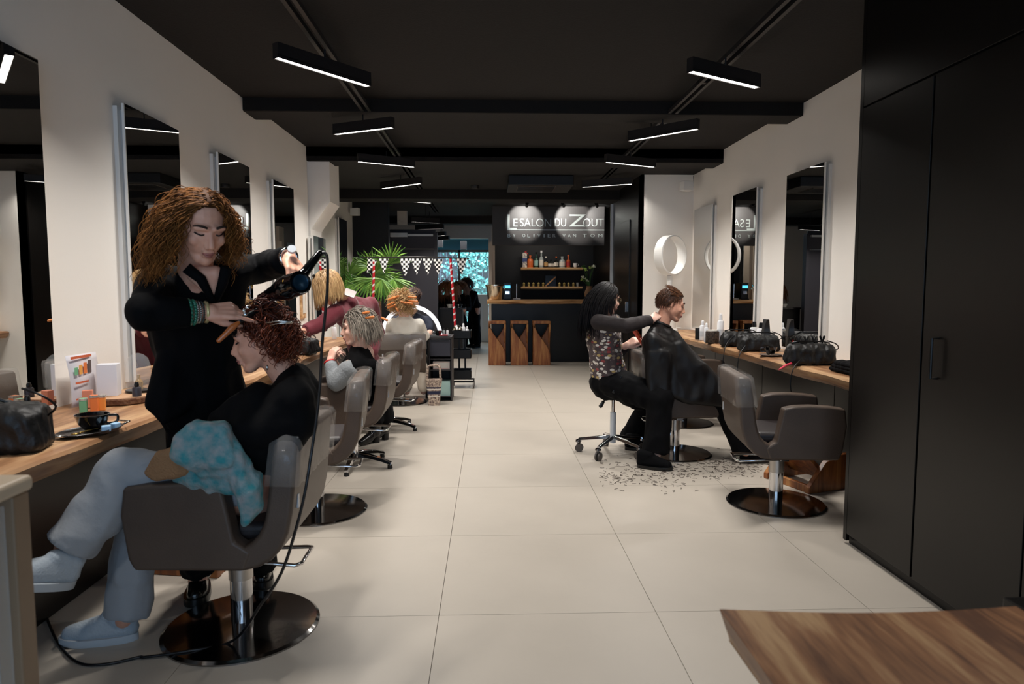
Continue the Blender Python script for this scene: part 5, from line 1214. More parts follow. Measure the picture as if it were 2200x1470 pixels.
# ------------------------------------------------------------------ saddle stool
def saddle_stool(x, y, zt, rz, lab):
    t = thing('saddle_stool', lab, 'stool', (x, y, 0))
    MB().hull([(V((x - .12, y - .1, zt - .04)), .035), (V((x - .12, y + .1, zt - .04)), .035), (V((x - .16, y, zt - .01)), .04), (V((x + .12, y, zt - .05)), .03), (V((x, y - .15, zt - .07)), .03), (V((x, y + .15, zt - .07)), .03)]).build('seat', leatherd, parent=t, smooth=True)
    MB().cyl((x, y, .3), (x, y, zt - .07), .014, n=16).build('piston', chrome, parent=t, smooth='auto')
    MB().cyl((x, y, .09), (x, y, .34), .024, n=20).build('column', alum, parent=t, smooth='auto')
    b = MB(); b.cyl((x - .02, y - .03, zt - .09), (x - .09, y - .05, zt - .17), .006, n=8); lv = b.build('lever', chrome, parent=t)
    MB().cap((x - .09, y - .05, zt - .17), (x - .11, y - .055, zt - .20), .013, .016).build('lever_knob', blackpl, parent=lv, smooth=True)
    for k in range(5):
        a = rz + 2 * PI * k / 5; d = V((math.cos(a), math.sin(a), 0)); sd = V((-d.y, d.x, 0)); o = V((x, y, 0)); R = []
        for u in (0, .5, 1):
            c = o + d * (.02 + .26 * u) + V((0, 0, .14 - .035 * u)); w = .02 - .006 * u; h = .014 - .004 * u
            R.append([c - sd * w - V((0, 0, h)), c + sd * w - V((0, 0, h)), c + sd * w * .6 + V((0, 0, h)), c - sd * w * .6 + V((0, 0, h))])
        l_ = MB().rings(R).build('leg', chrome, parent=t, bevel=.003)
        e = o + d * .28
        MB().lathe([(.006, .06), (.026, .085), (.022, .098), (.008, .104)], e, n=16).build('castor_cap', chrome, parent=l_, smooth='auto')
        for s in (-1, 1): MB().cyl(e + sd * .006 * s - d * .008 + V((0, 0, .033)), e + sd * .02 * s - d * .008 + V((0, 0, .033)), .033, n=18).build('castor_wheel', mat('grey_rubber', '#4a4440', .5), parent=l_, smooth='auto')
saddle_stool(at(1318, 900, 5.4).x, 5.42, .60, .35, 'chrome saddle stool on castors under the hairdresser')

# ------------------------------------------------------------------ things on the left counter
ZC = .802
def bag(name, lab, c, L, W, H, rz, red=False, clips=0, slump=.0):
    M = Matrix.Translation(V(c)) @ Matrix.Rotation(rz, 4, 'Z'); T = lambda p: M @ V(p)
    t = thing(name, lab, 'bag', tuple(c))
    b = MB()
    b.hull([(T((sx * (L / 2 - .03), sy * (W / 2 - .03), .03)), .03) for sx in (-1, 1) for sy in (-1, 1)] + [(T((sx * (L / 2 - .04), sy * .035, H - .03 - slump * (sx > 0))), .022) for sx in (-1, 1) for sy in (-1, 1)] + [(T((sx * (L / 2 - .035), sy * (W / 2 - .035), H * .6)), .03) for sx in (-1, 1) for sy in (-1, 1)])
    b.blob('bag_body', mat('bag_leather', '#080809', .5, bump=.5, bscale=30, spec=.5), t, vox=.006, sm=3, wr=.012, ws=16, cut=c[2] if False else None)
    MB().tube([T((-L / 2 + .03, 0, H)), T((-L / 4, 0, H + .012)), T((L / 4, 0, H + .012 - slump * .5)), T((L / 2 - .03, 0, H - slump))], .006, n=8).build('zip_rim', blackpl, parent=t, smooth=True)
    MB().tube(smooth_path([T((L / 2 - .01, .03, H * .55)), T((L / 2 + .03, .0, H * .75)), T((L / 2 - .0, -.03, H * .98)), T((L / 2 - .06, -.02, H + .02))], 4), .004, n=6).build('side_strap', blackpl, parent=t, smooth=True)
    if red: MB().obox(T((L / 2 - .005, 0, H * .45)), (.010, .012, H * .4), Matrix.Rotation(rz, 3, 'Z')).build('red_zip', redp, parent=t, bevel=.003)
    for k in range(clips):
        x = (-L / 4 + L / 6 * (k % 4)) if k < 4 else L / 4
        cc = MB()
        for s in (-1, 1): cc.cap(T((x, 0, H + .005)), T((x + .014 * s, .005, H + .045)), .005, .008, 8)
        cc.build('hair_clip', blackpl, parent=t, smooth=True)
    return t
bag('wash_bag', 'large slumped black leather bag at the left edge of the left counter', atz(2, 968, ZC), .28, .18, .19, math.radians(12), slump=.11)
p = atz(194, 930, ZC); tr = thing('serving_tray', 'black oval tray with metal handles on the left counter', 'tray', tuple(p))
rzt = math.radians(70); Rz = Matrix.Rotation(rzt, 3, 'Z')
trm_ = mat('tray_black', '#1a1412', .3)
MB().lathe([(.085, .0), (.10, .012), (.098, .014), (.083, .004), (.01, .004)], p, n=40, sx=1.3, sy=.8, R=Rz).build('dish', trm_, parent=tr, smooth='auto')
for s in (-1, 1): MB().tube([p + Rz @ V((s * .118, -.03, .012)), p + Rz @ V((s * .15, -.028, .018)), p + Rz @ V((s * .15, .028, .018)), p + Rz @ V((s * .118, .03, .012))], .004, n=8).build('handle', clipm, parent=tr, smooth=True)
def cup(c, lab, rz=0, r=.048, h=.062, saucer=False, z0=.005):
    t = thing('coffee_cup', lab, 'cup', tuple(c)); c = V(c) + V((0, 0, z0))
    MB().lathe([(.022, 0), (.026, .002), (r * .8, h * .45), (r, h), (r * .96, h), (r * .75, h * .45), (.01, .008)], c, n=32).build('bowl', glossb, parent=t, smooth='auto')
    MB().cyl(c + V((0, 0, h * .80)), c + V((0, 0, h * .81)), r * .88, n=24).build('coffee', mat('coffee', '#1a0d08', .15), parent=t)
    d = V((math.cos(rz), math.sin(rz), 0)); MB().tube(smooth_path([c + d * r * .9 + V((0, 0, h * .85)), c + d * (r + .022) + V((0, 0, h * .8)), c + d * (r + .018) + V((0, 0, h * .4)), c + d * r * .75 + V((0, 0, h * .35))], 4), .005, n=8).build('handle', glossb, parent=t, smooth=True)
    return t
cp_ = p + Rz @ V((.02, .01, 0)); cup(cp_, 'black coffee cup on the oval tray', rz=math.radians(30), r=.060, h=.062)
sp_ = p + Rz @ V((-.07, -.015, .012)); t = thing('tea_spoon', 'small golden spoon on the oval tray', 'spoon', tuple(sp_))
MB().ell(sp_, (.020, .014, .004), Rz, 14, 8).build('bowl', mat('gold_spoon', '#d3ac62', .2, metal=1), parent=t, smooth=True); MB().cap(sp_, sp_ + Rz @ V((.08, -.012, .006)), .003, .002).build('stem', mat('gold_spoon', ''), parent=t, smooth=True)
for q, o_ in enumerate(((.015, -.062), (.065, -.050))):
    e = p + Rz @ V((o_[0], o_[1], .006)); MB().obox(e + V((0, 0, .012)), (.032, .026, .022), Matrix.Rotation(.5 + q, 3, 'Z')).build('wrapped_sweet', mat('pale_blue_paper', '#9fc3e0', .5), bevel=.004, label='pale blue wrapped sweet on the oval tray, %s one' % ('left', 'right')[q], cat='sweet', group='blue sweets on the tray')
def simple_box(px, py, w, d, h, m, name, lab, rz=0, Z=ZC, cat='box', lid=None, pos=None):
    c = pos if pos is not None else atz(px, py, Z); R = Matrix.Rotation(rz, 3, 'Z'); t = thing(name, lab, cat, tuple(c))
    MB().obox(c + V((0, 0, h / 2)), (w, d, h), R).build('carton', m, parent=t, bevel=.0015)
    if lid: MB().obox(c + V((0, 0, h * .93)), (w + .002, d + .002, h * .14), R).build('printed_top', lid, parent=t)
    return t
printm = mat('printed_silver', '#c9c4bc', .5, color2='#5f5a56', vscale=60)
rzb = math.radians(20)
simple_box(180, 886, .028, .028, .062, mat('mint_box', '#6fae86', .5), 'product_box', 'small mint green product box behind the coffee cup', rzb, lid=printm)
simple_box(190, 876, .04, .03, .08, mat('salmon_box', '#dd8a6c', .5), 'product_box', 'salmon coloured product box behind the orange ones', rzb)
simple_box(204, 884, .030, .028, .072, mat('orange_box', '#e37a3c', .5), 'product_box', 'bright orange product box, left of the two', rzb, lid=printm)
simple_box(219, 881, .030, .028, .066, mat('amber_box', '#e8913f', .5), 'product_box', 'light orange product box, right of the two', rzb, lid=printm)
# wood slice, white carton, dome, leaflet
c = atz(268, 868, ZC); c = V((-1.80, 3.42, ZC)); c = atz(262, 862, ZC)
sl_ = thing('wood_slice', 'round slab of wood with bark edge on the left counter', 'wood slice', tuple(c))
bark = mat('bark', '#5a3826', .9, bump=1, bscale=60, color2='#7c5a40', vscale=40)
R = []
for z, k in ((0, .96), (.005, 1), (.025, 1.01), (.03, .98)): R.append([c + V(((.150 + .008 * noise.noise(V((math.cos(a) * 2, math.sin(a) * 2, 0)))) * k * math.cos(a), (.15 + .008 * noise.noise(V((math.cos(a) * 2, math.sin(a) * 2, 0)))) * k * math.sin(a), z)) for a in [2 * PI * j / 40 for j in range(40)]])
MB().rings(R).build('bark_ring', bark, parent=sl_, smooth='auto'); MB().cyl(c + V((0, 0, .0301)), c + V((0, 0, .0325)), .142, n=40).build('cut_face', mat('cut_wood', '#c79f7c', .6, color2='#b98d6a', vscale=14), parent=sl_)
simple_box(0, 0, .085, .075, .15, mat('white_carton', '#dcdce2', .5), 'white_carton', 'white printed cardboard box standing on the wood slice', math.radians(15), pos=c + V((-.045, -.02, .0326)))
dm = thing('glass_dome', 'clear glass bell dome on a dark base beside the white box', 'dome', tuple(c + V((.05, .09, .033))))
dc0 = c + V((.045, .075, .0328))
MB().cyl(dc0, dc0 + V((0, 0, .012)), .060, n=32).build('base', blackpl, parent=dm, smooth='auto')
MB().lathe([(.055, .012), (.055, .13), (.045, .165), (.025, .185), (.003, .192)], dc0, n=32, cap0=False).build('bell', pane, parent=dm, smooth=True)
MB().lathe([(.018, .013), (.020, .05), (.012, .06), (.008, .065), (.008, .085), (.002, .087)], dc0, n=20).build('amber_bottle', mat('amber_liquid', '#9a7a4a', .1, coat=.5), parent=dm, smooth='auto')
lfp = atx(192, 838, -1.895); lfp = V((-1.895, lfp.y, ZC + .03)); lt = thing('leaflet', 'white leaflet with orange headings leaning by the first mirror', 'leaflet', tuple(lfp))
a = atz(166, 845, ZC + .0); 
A_ = V((-1.90, 3.12, ZC)); R = []
paper = mat('leaflet_paper', '#dcd8dc', .7)
for i in range(9):
    u = i / 8; z = ZC + .001 + .235 * u; R.append([V((-1.885 - .02 * u + .01 * math.sin(u * 3), 3.12, z)), V((-1.875 - .02 * u + .012 * math.sin(u * 3), 3.12 + .20 + .02 * u, z))])
def strip(R): return MB().add([p for r in R for p in r], [(2 * i, 2 * i + 1, 2 * i + 3, 2 * i + 2) for i in range(len(R) - 1)])
strip(R).build('sheet', paper, parent=lt, smooth=True).modifiers.new('s', 'SOLIDIFY').thickness = .0012
for u, w, hh in ((.93, .8, .012), (.45, .5, .009), (.14, .4, .008)):
    z = ZC + .235 * u; xx = -1.874 - .02 * u + .012 * math.sin(u * 3) + .0025; MB().box((xx, 3.13, z), (xx + .001, 3.13 + .20 * w, z + hh)).build('orange_heading', mat('orange_ink', '#c8623c', .6), parent=lt)
for k, c_ in enumerate(('#6fae86', '#e3a24c', '#e37a3c', '#5a4c4a')):
    z = ZC + .235 * .62; xx = -1.880 + .003; MB().box((xx, 3.14 + .035 * k, z), (xx + .001, 3.165 + .035 * k, z + .035 + .008 * k)).build('printed_picture', mat('pic_%d' % k, c_, .6), parent=lt)
def spray(px, py, h, r, m, capm, lab, Z=ZC, dome_=True, name='spray_bottle', pos=None, labm=None):
    c = pos if pos is not None else atz(px, py, Z); t = thing(name, lab, 'bottle', tuple(c)); hb = h * .78
    MB().lathe([(r * .92, 0), (r, .004), (r, hb * .9), (r * .85, hb * .97), (r * .35, hb)], c, n=24).build('body', m, parent=t, smooth='auto')
    if dome_: MB().lathe([(r * .5, hb), (r * .55, hb + .008), (r * .45, h - .004), (r * .3, h)], c, n=18).build('pump_cap', capm, parent=t, smooth='auto')
    if labm: MB().lathe([(r * 1.02, hb * .25), (r * 1.02, hb * .6)], c, n=24, cap0=False, cap1=False).build('label_band', labm, parent=t, smooth='auto')
    return t
spray(46, 895, .125, .021, mat('slate_glass', '#3c4a58', .15, coat=.5), blackpl, 'slate coloured spray bottle in front of the first mirror', pos=V((-1.80, 2.70, ZC)))
spray(308, 895, .10, .02, mat('dark_box', '#35333a', .4), blackpl, 'dark bottle half hidden by the black coat tail', pos=V((-1.66, 3.25, ZC)))
# far end of the left counter
bag('wash_bag', 'black wash bag between the client and the burgundy jacket on the left counter', atz(657, 760, ZC), .26, .17, .13, math.radians(80))
simple_box(690, 716, .14, .10, .11, cream, 'tissue_box', 'cream box on the left counter beyond the burgundy sleeve', .1, pos=V((-1.75, 6.95, ZC)))
spray(0, 0, .16, .025, whitepl, whitepl, 'small white bottle at the far end of the left counter', pos=V((-1.62, 7.2, ZC)))
spray(0, 0, .14, .025, whitepl, whitepl, 'white bottle beside the wire lantern on the left counter', pos=V((-1.75, 6.1, ZC)))
c = V((-1.72, 5.75, ZC)); t = thing('wire_lantern', 'black wire lantern on the left counter', 'lantern', tuple(c))
for dx in (-.04, .04):
    for dy in (-.04, .04): MB().cyl(c + V((dx, dy, .01)), c + V((dx, dy, .18)), .004, n=8).build('post', blackm, parent=t)
for z in (0, .17): MB().box((c.x - .048, c.y - .048, ZC + z), (c.x + .048, c.y + .048, ZC + z + .012)).build('plate', blackm, parent=t)
MB().cyl(c + V((0, 0, .012)), c + V((0, 0, .09)), .022, n=16).build('candle', cream, parent=t, smooth='auto')
c = atx(655, 655, -1.94); t = thing('wall_frame', 'slim wooden frame on the white wall between mirrors', 'frame', (-1.95, c.y, c.z))
MB().box((-1.969, c.y - .09, c.z - .14), (-1.95, c.y + .09, c.z + .16)).build('board', shelfw, parent=t, bevel=.003)
MB().box((-1.95, c.y - .05, c.z - .09), (-1.945, c.y + .05, c.z + .11)).build('inset', cream, parent=t)

# ------------------------------------------------------------------ things on the right counter
def rp(px, py): return atz(px, py, ZC)
spray(0, 0, .20, .030, whitepl, whitepl, 'short white spray can at the far end of the right counter', pos=rp(1509, 731), labm=alum)
spray(0, 0, .19, .022, whitepl, whitepl, 'slim white bottle beside the short spray can', pos=rp(1517, 735))
simple_box(0, 0, .04, .03, .12, blackpl, 'black_box', 'slim black box at the far end of the right counter', 0, pos=rp(1498, 730))
c = rp(1530, 737); t = thing('candle_box', 'dark speckled candle tin on the right counter', 'candle', tuple(c))
MB().lathe([(.062, 0), (.065, .004), (.065, .11), (.058, .118)], c, n=28).build('tin', mat('speckled_tin', '#57493e', .6, color2='#14100e', vscale=70), parent=t, smooth='auto')
MB().cyl(c + V((0, 0, .1185)), c + V((0, 0, .127)), .05, n=24).build('lid', cream, parent=t, smooth='auto')
spray(0, 0, .285, .032, whitepl, whitepl, 'tall white hairspray can in front of the mirror', pos=rp(1547, 737), labm=alum)
bag('wash_bag', 'black bag on the right counter, farther of the two by the mirror', V((2.30, 6.22, ZC)), .30, .17, .14, math.radians(-8))
bag('wash_bag', 'black bag with the grey nozzle in it, middle of the right counter', V((2.31, 5.76, ZC)), .33, .17, .145, math.radians(-4), red=True)
for px, py, lab in ((1628, 722, 'left'), (1643, 722, 'right')):
    spray(0, 0, .225, .038, whitepl, blackpl, 'round white bottle with black pump behind the bags, %s one' % lab, pos=V((2.46, 6.24 if lab == 'left' else 6.08, ZC)), labm=blackpl)
nzc = V((2.43, 5.90, ZC + .11)); t = thing('hair_dryer', 'grey hair dryer with flared nozzle standing up in the bag', 'hair dryer', (nzc.x, nzc.y, ZC))
b = MB(); R = []
for z, w, h in ((0, .035, .035), (.06, .028, .028), (.11, .03, .022), (.155, .048, .010)): R.append([nzc + V((0, w * y, 0)) * 1.0 + V((h * x, 0, z)) for y, x in ((-1, -1), (1, -1), (1, 1), (-1, 1))])
b.rings(R).build('nozzle', mat('dark_grey_plastic', '#2e2d2e', .35), parent=t, bevel=.006)
MB().cyl((nzc.x, nzc.y, ZC), nzc, .036, n=20).build('barrel', mat('dark_grey_plastic', ''), parent=t, smooth='auto')
c = rp(1655, 765); t = thing('saucer', 'brown saucer under the black cup on the right counter', 'saucer', tuple(c))
MB().lathe([(.06, 0), (.088, .012), (.085, .014), (.05, .004)], c, n=32).build('dish', mat('brown_stoneware', '#4a382c', .4), parent=t, smooth='auto')
MB().cap(c + V((-.03, -.062, .018)), c + V((.06, -.055, .018)), .004, .006).build('spoon_rest', clipm, parent=t, smooth=True)
cup(c + V((0, 0, .006)), 'black coffee cup on the brown saucer', rz=math.radians(160), r=.050, h=.062, z0=.004)
c = rp(1690, 762); t = thing('newspaper', 'folded newspaper lying behind the cup on the right counter', 'newspaper', tuple(c))
news = mat('newsprint', '#cfc9c4', .8, color2='#9a7f78', vscale=22)
for k in range(3):
    b = MB(); R = []
    for i in range(9):
        u = i / 8; z = ZC + .002 + .003 * k + .055 * math.exp(-((u - .72) / .2) ** 2) * (1 - .25 * k) ; R.append([(2.28 + .25 * u, 5.02 + .02 * k, z), (2.30 + .25 * u, 5.34 - .02 * k, z * 1.0)])
    o = strip(R).build('sheet', news, parent=t, smooth=True); o.modifiers.new('s', 'SOLIDIFY').thickness = .001
bag('wash_bag', 'black bag with hair clips along its rim, nearest on the right counter', V((2.27, 4.73, ZC)), .33, .17, .15, math.radians(-3), red=True, clips=6)
c = rp(1800, 802); t = thing('folded_cape', 'folded black cloth beside the black cabinet on the right counter', 'cloth', tuple(c))
for k in range(3):
    b = MB(); q = V((2.36, 4.13, ZC + .018 + .02 * k)); b.hull([(q + V((-.12, .24 - .03 * k, 0)), .016), (q + V((.12, .26, 0)), .016), (q + V((-.13, -.26 + .02 * k, 0)), .016), (q + V((.12, -.30, 0)), .016)])
    b.blob('fold', blackcloth, t, vox=.006, sm=3, wr=.008, ws=14)
c = rp(1690, 795); t = thing('sectioning_clip', 'pinkish red hair clip at the counter edge', 'clip', tuple(c))
b = MB(); a_ = rp(1674, 797); e_ = rp(1702, 784); b.hull([(a_ + V((0, 0, .008)), .005), (e_ + V((0, 0, .012)), .008), ((a_ + e_) / 2 + V((0, 0, .016)), .009)]); b.build('lower_jaw', mat('coral_plastic', '#d9425a', .35), parent=t, smooth=True)
MB().cap(e_ + V((0, 0, .014)), rp(1712, 772) + V((0, 0, .03)), .008, .006).build('upper_jaw', blackpl, parent=t, smooth=True)
# cords drooping over the counter edge
for k, pts in enumerate((((1612, 730, .88), (1598, 735, .86), (1550, 745, .815), (1543, 762, .78), (1540, 800, .62)), ((1600, 735, .88), (1575, 750, .84), (1572, 780, .79), (1570, 800, .70), (1572, 830, .5)), ((1725, 735, .93), (1705, 755, .86), (1696, 785, .815), (1675, 783, .812), (1662, 790, .80), (1660, 812, .74)))):
    P_ = []
    for i, (x, y, z) in enumerate(pts):
        P_.append(at(x, y, (6.3, 5.6, 4.7)[k]) if False else None)
    X0 = (2.12, 2.10, 2.09)[k]
    q0 = atz(pts[0][0], pts[0][1], pts[0][2]); y_ = (6.2, 5.78, 4.75)[k]
    path = smooth_path([V((2.34, y_, .92)), V((2.24, y_ - .05, .90)), V((2.16, y_ - .1, .84)), V((X0, y_ - .14, .76)), V((X0 - .0, y_ - .15, .60)), V((X0 + .15, y_ - .1, .35)), V((X0 + .3, y_, .2))], 5)
    MB().tube(path, .004, n=7).build('power_cord', cablem, smooth=True, label='black cord hanging over the right counter edge, %s of three' % ('farthest', 'middle', 'nearest')[k], cat='cord')

# ------------------------------------------------------------------ palm
lfm = mat('palm_leaf', '#3a6a26', .45, tint='#7fa848')
YP = 10.9; hub = at(815, 640, YP); pt = thing('potted_palm', 'bushy green fan palm standing before the black wall', 'plant', (hub.x, YP, 0))
MB().lathe([(.16, 0), (.2, .3), (.21, .32), (.19, .32), (.15, .05)], (hub.x, YP, 0), n=28).build('pot', blackp, parent=pt, smooth='auto')
MB().cyl((hub.x, YP, .2), hub - V((0, 0, .05)), .04, .03, n=10).build('trunk', bark, parent=pt, smooth='auto')
rg = random.Random(21)
fans = [((838, 566), 90, 60, .40), ((800, 572), 120, 65, .36), ((832, 596), -50, 60, .42), ((775, 590), 165, 70, .38), ((795, 600), -100, 70, .36), ((812, 585), 60, 70, .38), ((760, 610), -160, 70, .36), ((845, 600), -75, 55, .38), ((820, 600), -110, 60, .32), ((785, 575), 140, 60, .34), ((750, 590), 120, 70, .34), ((805, 590), 20, 60, .36)]
for k, ((fx, fy), ang, half, rl) in enumerate(fans):
    Yk = YP + rg.uniform(-.45, .2); c = at(fx, fy, Yk)
    fr_ = MB().tube(smooth_path([hub, (hub + c) / 2 + V((0, 0, .08)), c], 4), .008, n=6).build('frond', lfm, parent=pt, smooth=True)
    b = MB(); b.tint = []; nb = 17; tl = rg.uniform(-.4, .4)
    for j in range(nb):
        a = math.radians(ang + half * 1.3 * (2 * j / (nb - 1) - 1)); d = V((math.cos(a), -.25 + tl * math.cos(a) + rg.uniform(-.1, .1), math.sin(a))).normalized(); L_ = rl * rg.uniform(.8, 1.05); w = .016
        side = d.cross(V((0, 1, 0))).normalized(); P_ = [c + d * (L_ * u) - V((0, 0, .16 * L_ * u * u * (1.4 if rg.random() < .3 else 1))) for u in (0, .3, .65, 1)]
        W_ = (w * .5, w * 1.1, w * .8, .001); vs = []
        for q, ww in zip(P_, W_): vs += [V((max(v_.x, -2.16), min(v_.y, 11.46), v_.z)) for v_ in (q - side * ww + V((0, .006, 0)), q + V((0, -.003, 0)), q + side * ww + V((0, .006, 0)))]
        fs = []
        for i in range(3): fs += [(i * 3, i * 3 + 1, i * 3 + 4, i * 3 + 3), (i * 3 + 1, i * 3 + 2, i * 3 + 5, i * 3 + 4)]
        b.add(vs, fs); b.tint += [rg.random()] * 12
    b.build('leaf_blade', lfm, parent=fr_, kind='stuff')

# ------------------------------------------------------------------ bunting on candy striped poles
YB2 = 9.25
def striped(name):
    m = bpy.data.materials.new(name); m.use_nodes = True; nt = m.node_tree; N = nt.nodes; L = nt.links; I = N['Principled BSDF'].inputs; I['Roughness'].default_value = .35
    tc = N.new('ShaderNodeTexCoord'); mp = N.new('ShaderNodeMapping'); mp.inputs['Rotation'].default_value = (0, .55, 0); L.new(tc.outputs['Object'], mp.inputs[0])
    w = N.new('ShaderNodeTexWave'); w.bands_direction = 'Z'; w.inputs['Scale'].default_value = 4.2; L.new(mp.outputs[0], w.inputs['Vector'])
    r = N.new('ShaderNodeValToRGB'); r.color_ramp.interpolation = 'CONSTANT'; r.color_ramp.elements[0].color = lin('#c01826'); r.color_ramp.elements[1].color = lin('#e8dcdc'); r.color_ramp.elements[1].position = .8
    L.new(w.outputs['Fac'], r.inputs[0]); L.new(r.outputs[0], I['Base Color']); return m
sm_ = striped('candy_stripe')
for x0, y0, x1, y1, lab in ((803, 562, 801, 700, 'left'), (968, 556, 979, 712, 'right')):
    A = at(x0, y0, YB2); B = at(x1, y1, YB2); g_ = at(990, 728, 9.0).z + .0065 if lab == 'right' else 0; B = A + (B - A) * ((A.z - g_) / (A.z - B.z))
    MB().cyl(B, A, .017, n=14).build('striped_pole', sm_, smooth='auto', label='twisted red and white striped pole, %s end of the bunting' % lab, cat='pole')
A = at(776, 554, YB2); B = at(1008, 556, YB2); MB().tube([A, at(900, 552, YB2 - .0), B], .009, n=8).build('bunting_rod', mat('dark_rod', '#2a2624', .5), smooth=True, label='thin dark rod carrying the checkered pennants', cat='rod')
def checks():
    m = bpy.data.materials.new('checkered_cloth'); m.use_nodes = True; nt = m.node_tree; N = nt.nodes; L = nt.links; I = N['Principled BSDF'].inputs; I['Roughness'].default_value = .8
    tc = N.new('ShaderNodeTexCoord'); mp = N.new('ShaderNodeMapping'); mp.inputs['Scale'].default_value = (1, 1, 1); L.new(tc.outputs['Object'], mp.inputs[0])
    ck = N.new('ShaderNodeTexChecker'); ck.inputs['Scale'].default_value = 34; ck.inputs[1].default_value = lin('#ece8e4'); ck.inputs[2].default_value = lin('#121214')
    mp.inputs['Location'].default_value = (0, .5, 0)
    L.new(mp.outputs[0], ck.inputs[0]); L.new(ck.outputs[0], I['Base Color']); return m
ckm = checks()
for k, (x0, x1, y0, rot) in enumerate(((789, 811, 557, .35), (814, 835, 556, 0), (858, 883, 556, 0), (883, 906, 556, 0), (907, 930, 556, 0), (930, 952, 557, 0), (980, 1003, 556, 0))):
    A = at(x0, y0, YB2 - .012); B = at(x1, y0, YB2 - .012); w = B.x - A.x; h = w * 1.45; c = V(((A.x + B.x) / 2, YB2 - .012, A.z))
    vs = [(-w / 2, 0, 0), (w / 2, 0, 0), (w * .06, 0, -h), (-w * .06, 0, -h)]; b = MB(); R_ = Matrix.Rotation(rot, 3, 'Y')
    b.add([R_ @ V(v) for v in vs] + [R_ @ (V(v) + V((0, .004, 0))) for v in vs], [(0, 1, 2, 3), (7, 6, 5, 4), (0, 4, 5, 1), (1, 5, 6, 2), (2, 6, 7, 3), (3, 7, 4, 0)])
    me = b.mesh('pennant', ckm); o = bpy.data.objects.new('pennant', me); COL.objects.link(o); o.location = c
    tag(o, 'black and white checkered pennant, %s from the left on the bunting' % ('first and tilted one', 'second', 'third', 'fourth', 'fifth', 'sixth', 'seventh and last one')[k], 'pennant', 'checkered pennants')

# ------------------------------------------------------------------ manicure table, arch, trolleys, tote
zt_m = at(880, 724, 8.3).z
t = thing('manicure_table', 'dark manicure table between the two seated women', 'table', (-1.0, 8.4, 0))
xa = at(818, 724, 8.3).x; xb = at(922, 724, 8.3).x
MB().box((xa, 8.22, zt_m - .03), (xb, 8.62, zt_m)).build('table_top', mat('pale_blue_top', '#8fa8b8', .4), parent=t, bevel=.004)
for x in (xa + .03, xb - .03):
    for y in (8.25, 8.59): MB().box((x - .015, y - .015, 0), (x + .015, y + .015, zt_m - .03)).build('leg', blackm, parent=t)
cA = at(884, 722, 8.35); r1 = .375; t = thing('ring_light_arch', 'white half ring arch lamp over the manicure table', 'lamp', (cA.x, 8.35, zt_m))
R = []
for k in range(33):
    a = PI * k / 32; e = V((math.cos(a), 0, math.sin(a) * 1.03)); c = V((cA.x, 8.35, zt_m + .001)); R.append([c + e * r1 - V((0, .02, 0)), c + e * r1 + V((0, .02, 0)), c + e * (r1 - .045) + V((0, .02, 0)), c + e * (r1 - .045) - V((0, .02, 0))])
MB().rings(R).build('arch', mat('arch_white', '#f0f0f4', .5, emit='#f4f6ff', es=.9), parent=t, smooth='auto', bevel=.003)
for s in (-1, 1): MB().box((cA.x + s * (r1 - .022) - .035, 8.32, zt_m), (cA.x + s * (r1 - .022) + .035, 8.38, zt_m + .008)).build('foot', whitepl, parent=t)
YT = 8.0; xa = at(921, 800, YT).x; xb = at(971, 800, YT).x; ztt = at(940, 724, YT).z; D = .42
t = thing('storage_trolley', 'dark charcoal storage cabinet with a drawer and open shelves', 'cabinet', ((xa + xb) / 2, YT + .2, 0)); chm = mat('charcoal_board', '#2c2828', .5)
for x in (xa, xb - .016): MB().box((x, YT, .0), (x + .016, YT + D, ztt - .02)).build('side_panel', chm, parent=t, bevel=.002)
MB().box((xa - .004, YT - .01, ztt - .022), (xb + .004, YT + D, ztt)).build('top', chm, parent=t, bevel=.003)
MB().box((xa + .016, YT + D - .012, .0), (xb - .016, YT + D, ztt - .022)).build('back', chm, parent=t)
zz = lambda py: at(945, py, YT).z
dw = MB().box((xa + .018, YT - .006, zz(766)), (xb - .018, YT + .012, zz(730))).build('drawer', mat('navy_charcoal', '#2d2c34', .45), parent=t, bevel=.003)
MB().box((xa + .03, YT - .014, zz(733)), (xb - .03, YT - .005, zz(731))).build('drawer_handle', blackm, parent=dw)
for py in (771, 795, 852): MB().box((xa + .016, YT + .01, zz(py) - .012), (xb - .016, YT + D - .012, zz(py))).build('shelf', chm, parent=t)
bz = zz(795) + .001; c = at(949, 790, YT + .1); t = thing('gift_box', 'cream box with a thin red border on the cabinet shelf', 'box', (c.x, YT + .1, bz))
MB().box((c.x - .1, YT + .05, bz), (c.x + .1, YT + .2, bz + .095)).build('carton', cream, parent=t, bevel=.002)
for x0, x1, z0, z1 in ((-.092, .092, .008, .011), (-.092, .092, .084, .087), (-.092, -.089, .008, .087), (.089, .092, .008, .087)): MB().box((c.x + x0, YT + .0485, bz + z0), (c.x + x1, YT + .05, bz + z1)).build('red_border', redp, parent=t)
bz = zz(852) + .001
for px, w, h, m_, lab in ((957, .12, .17, mat('mint_carton', '#b4d4cc', .5), 'mint green box on the cabinet bottom shelf'), (940, .06, .16, cream, 'white box on the cabinet bottom shelf')):
    c = at(px, 830, YT + .1); simple_box(0, 0, w, .2, h, m_, 'product_box', lab, 0, pos=V((c.x, YT + .15, bz)), lid=None)
c = at(943, 724, YT); b0 = V((c.x, YT + .12, ztt + .001)); t = thing('serving_tray', 'small black tray on top of the charcoal cabinet', 'tray', tuple(b0))
MB().box((b0.x - .12, YT + .02, ztt + .001), (b0.x + .12, YT + .22, ztt + .009)).build('plate', blackpl, parent=t, bevel=.003)
MB().box((b0.x + .0, YT + .04, ztt + .009), (b0.x + .10, YT + .10, ztt + .02)).build('red_napkin', redp, parent=t, bevel=.002)
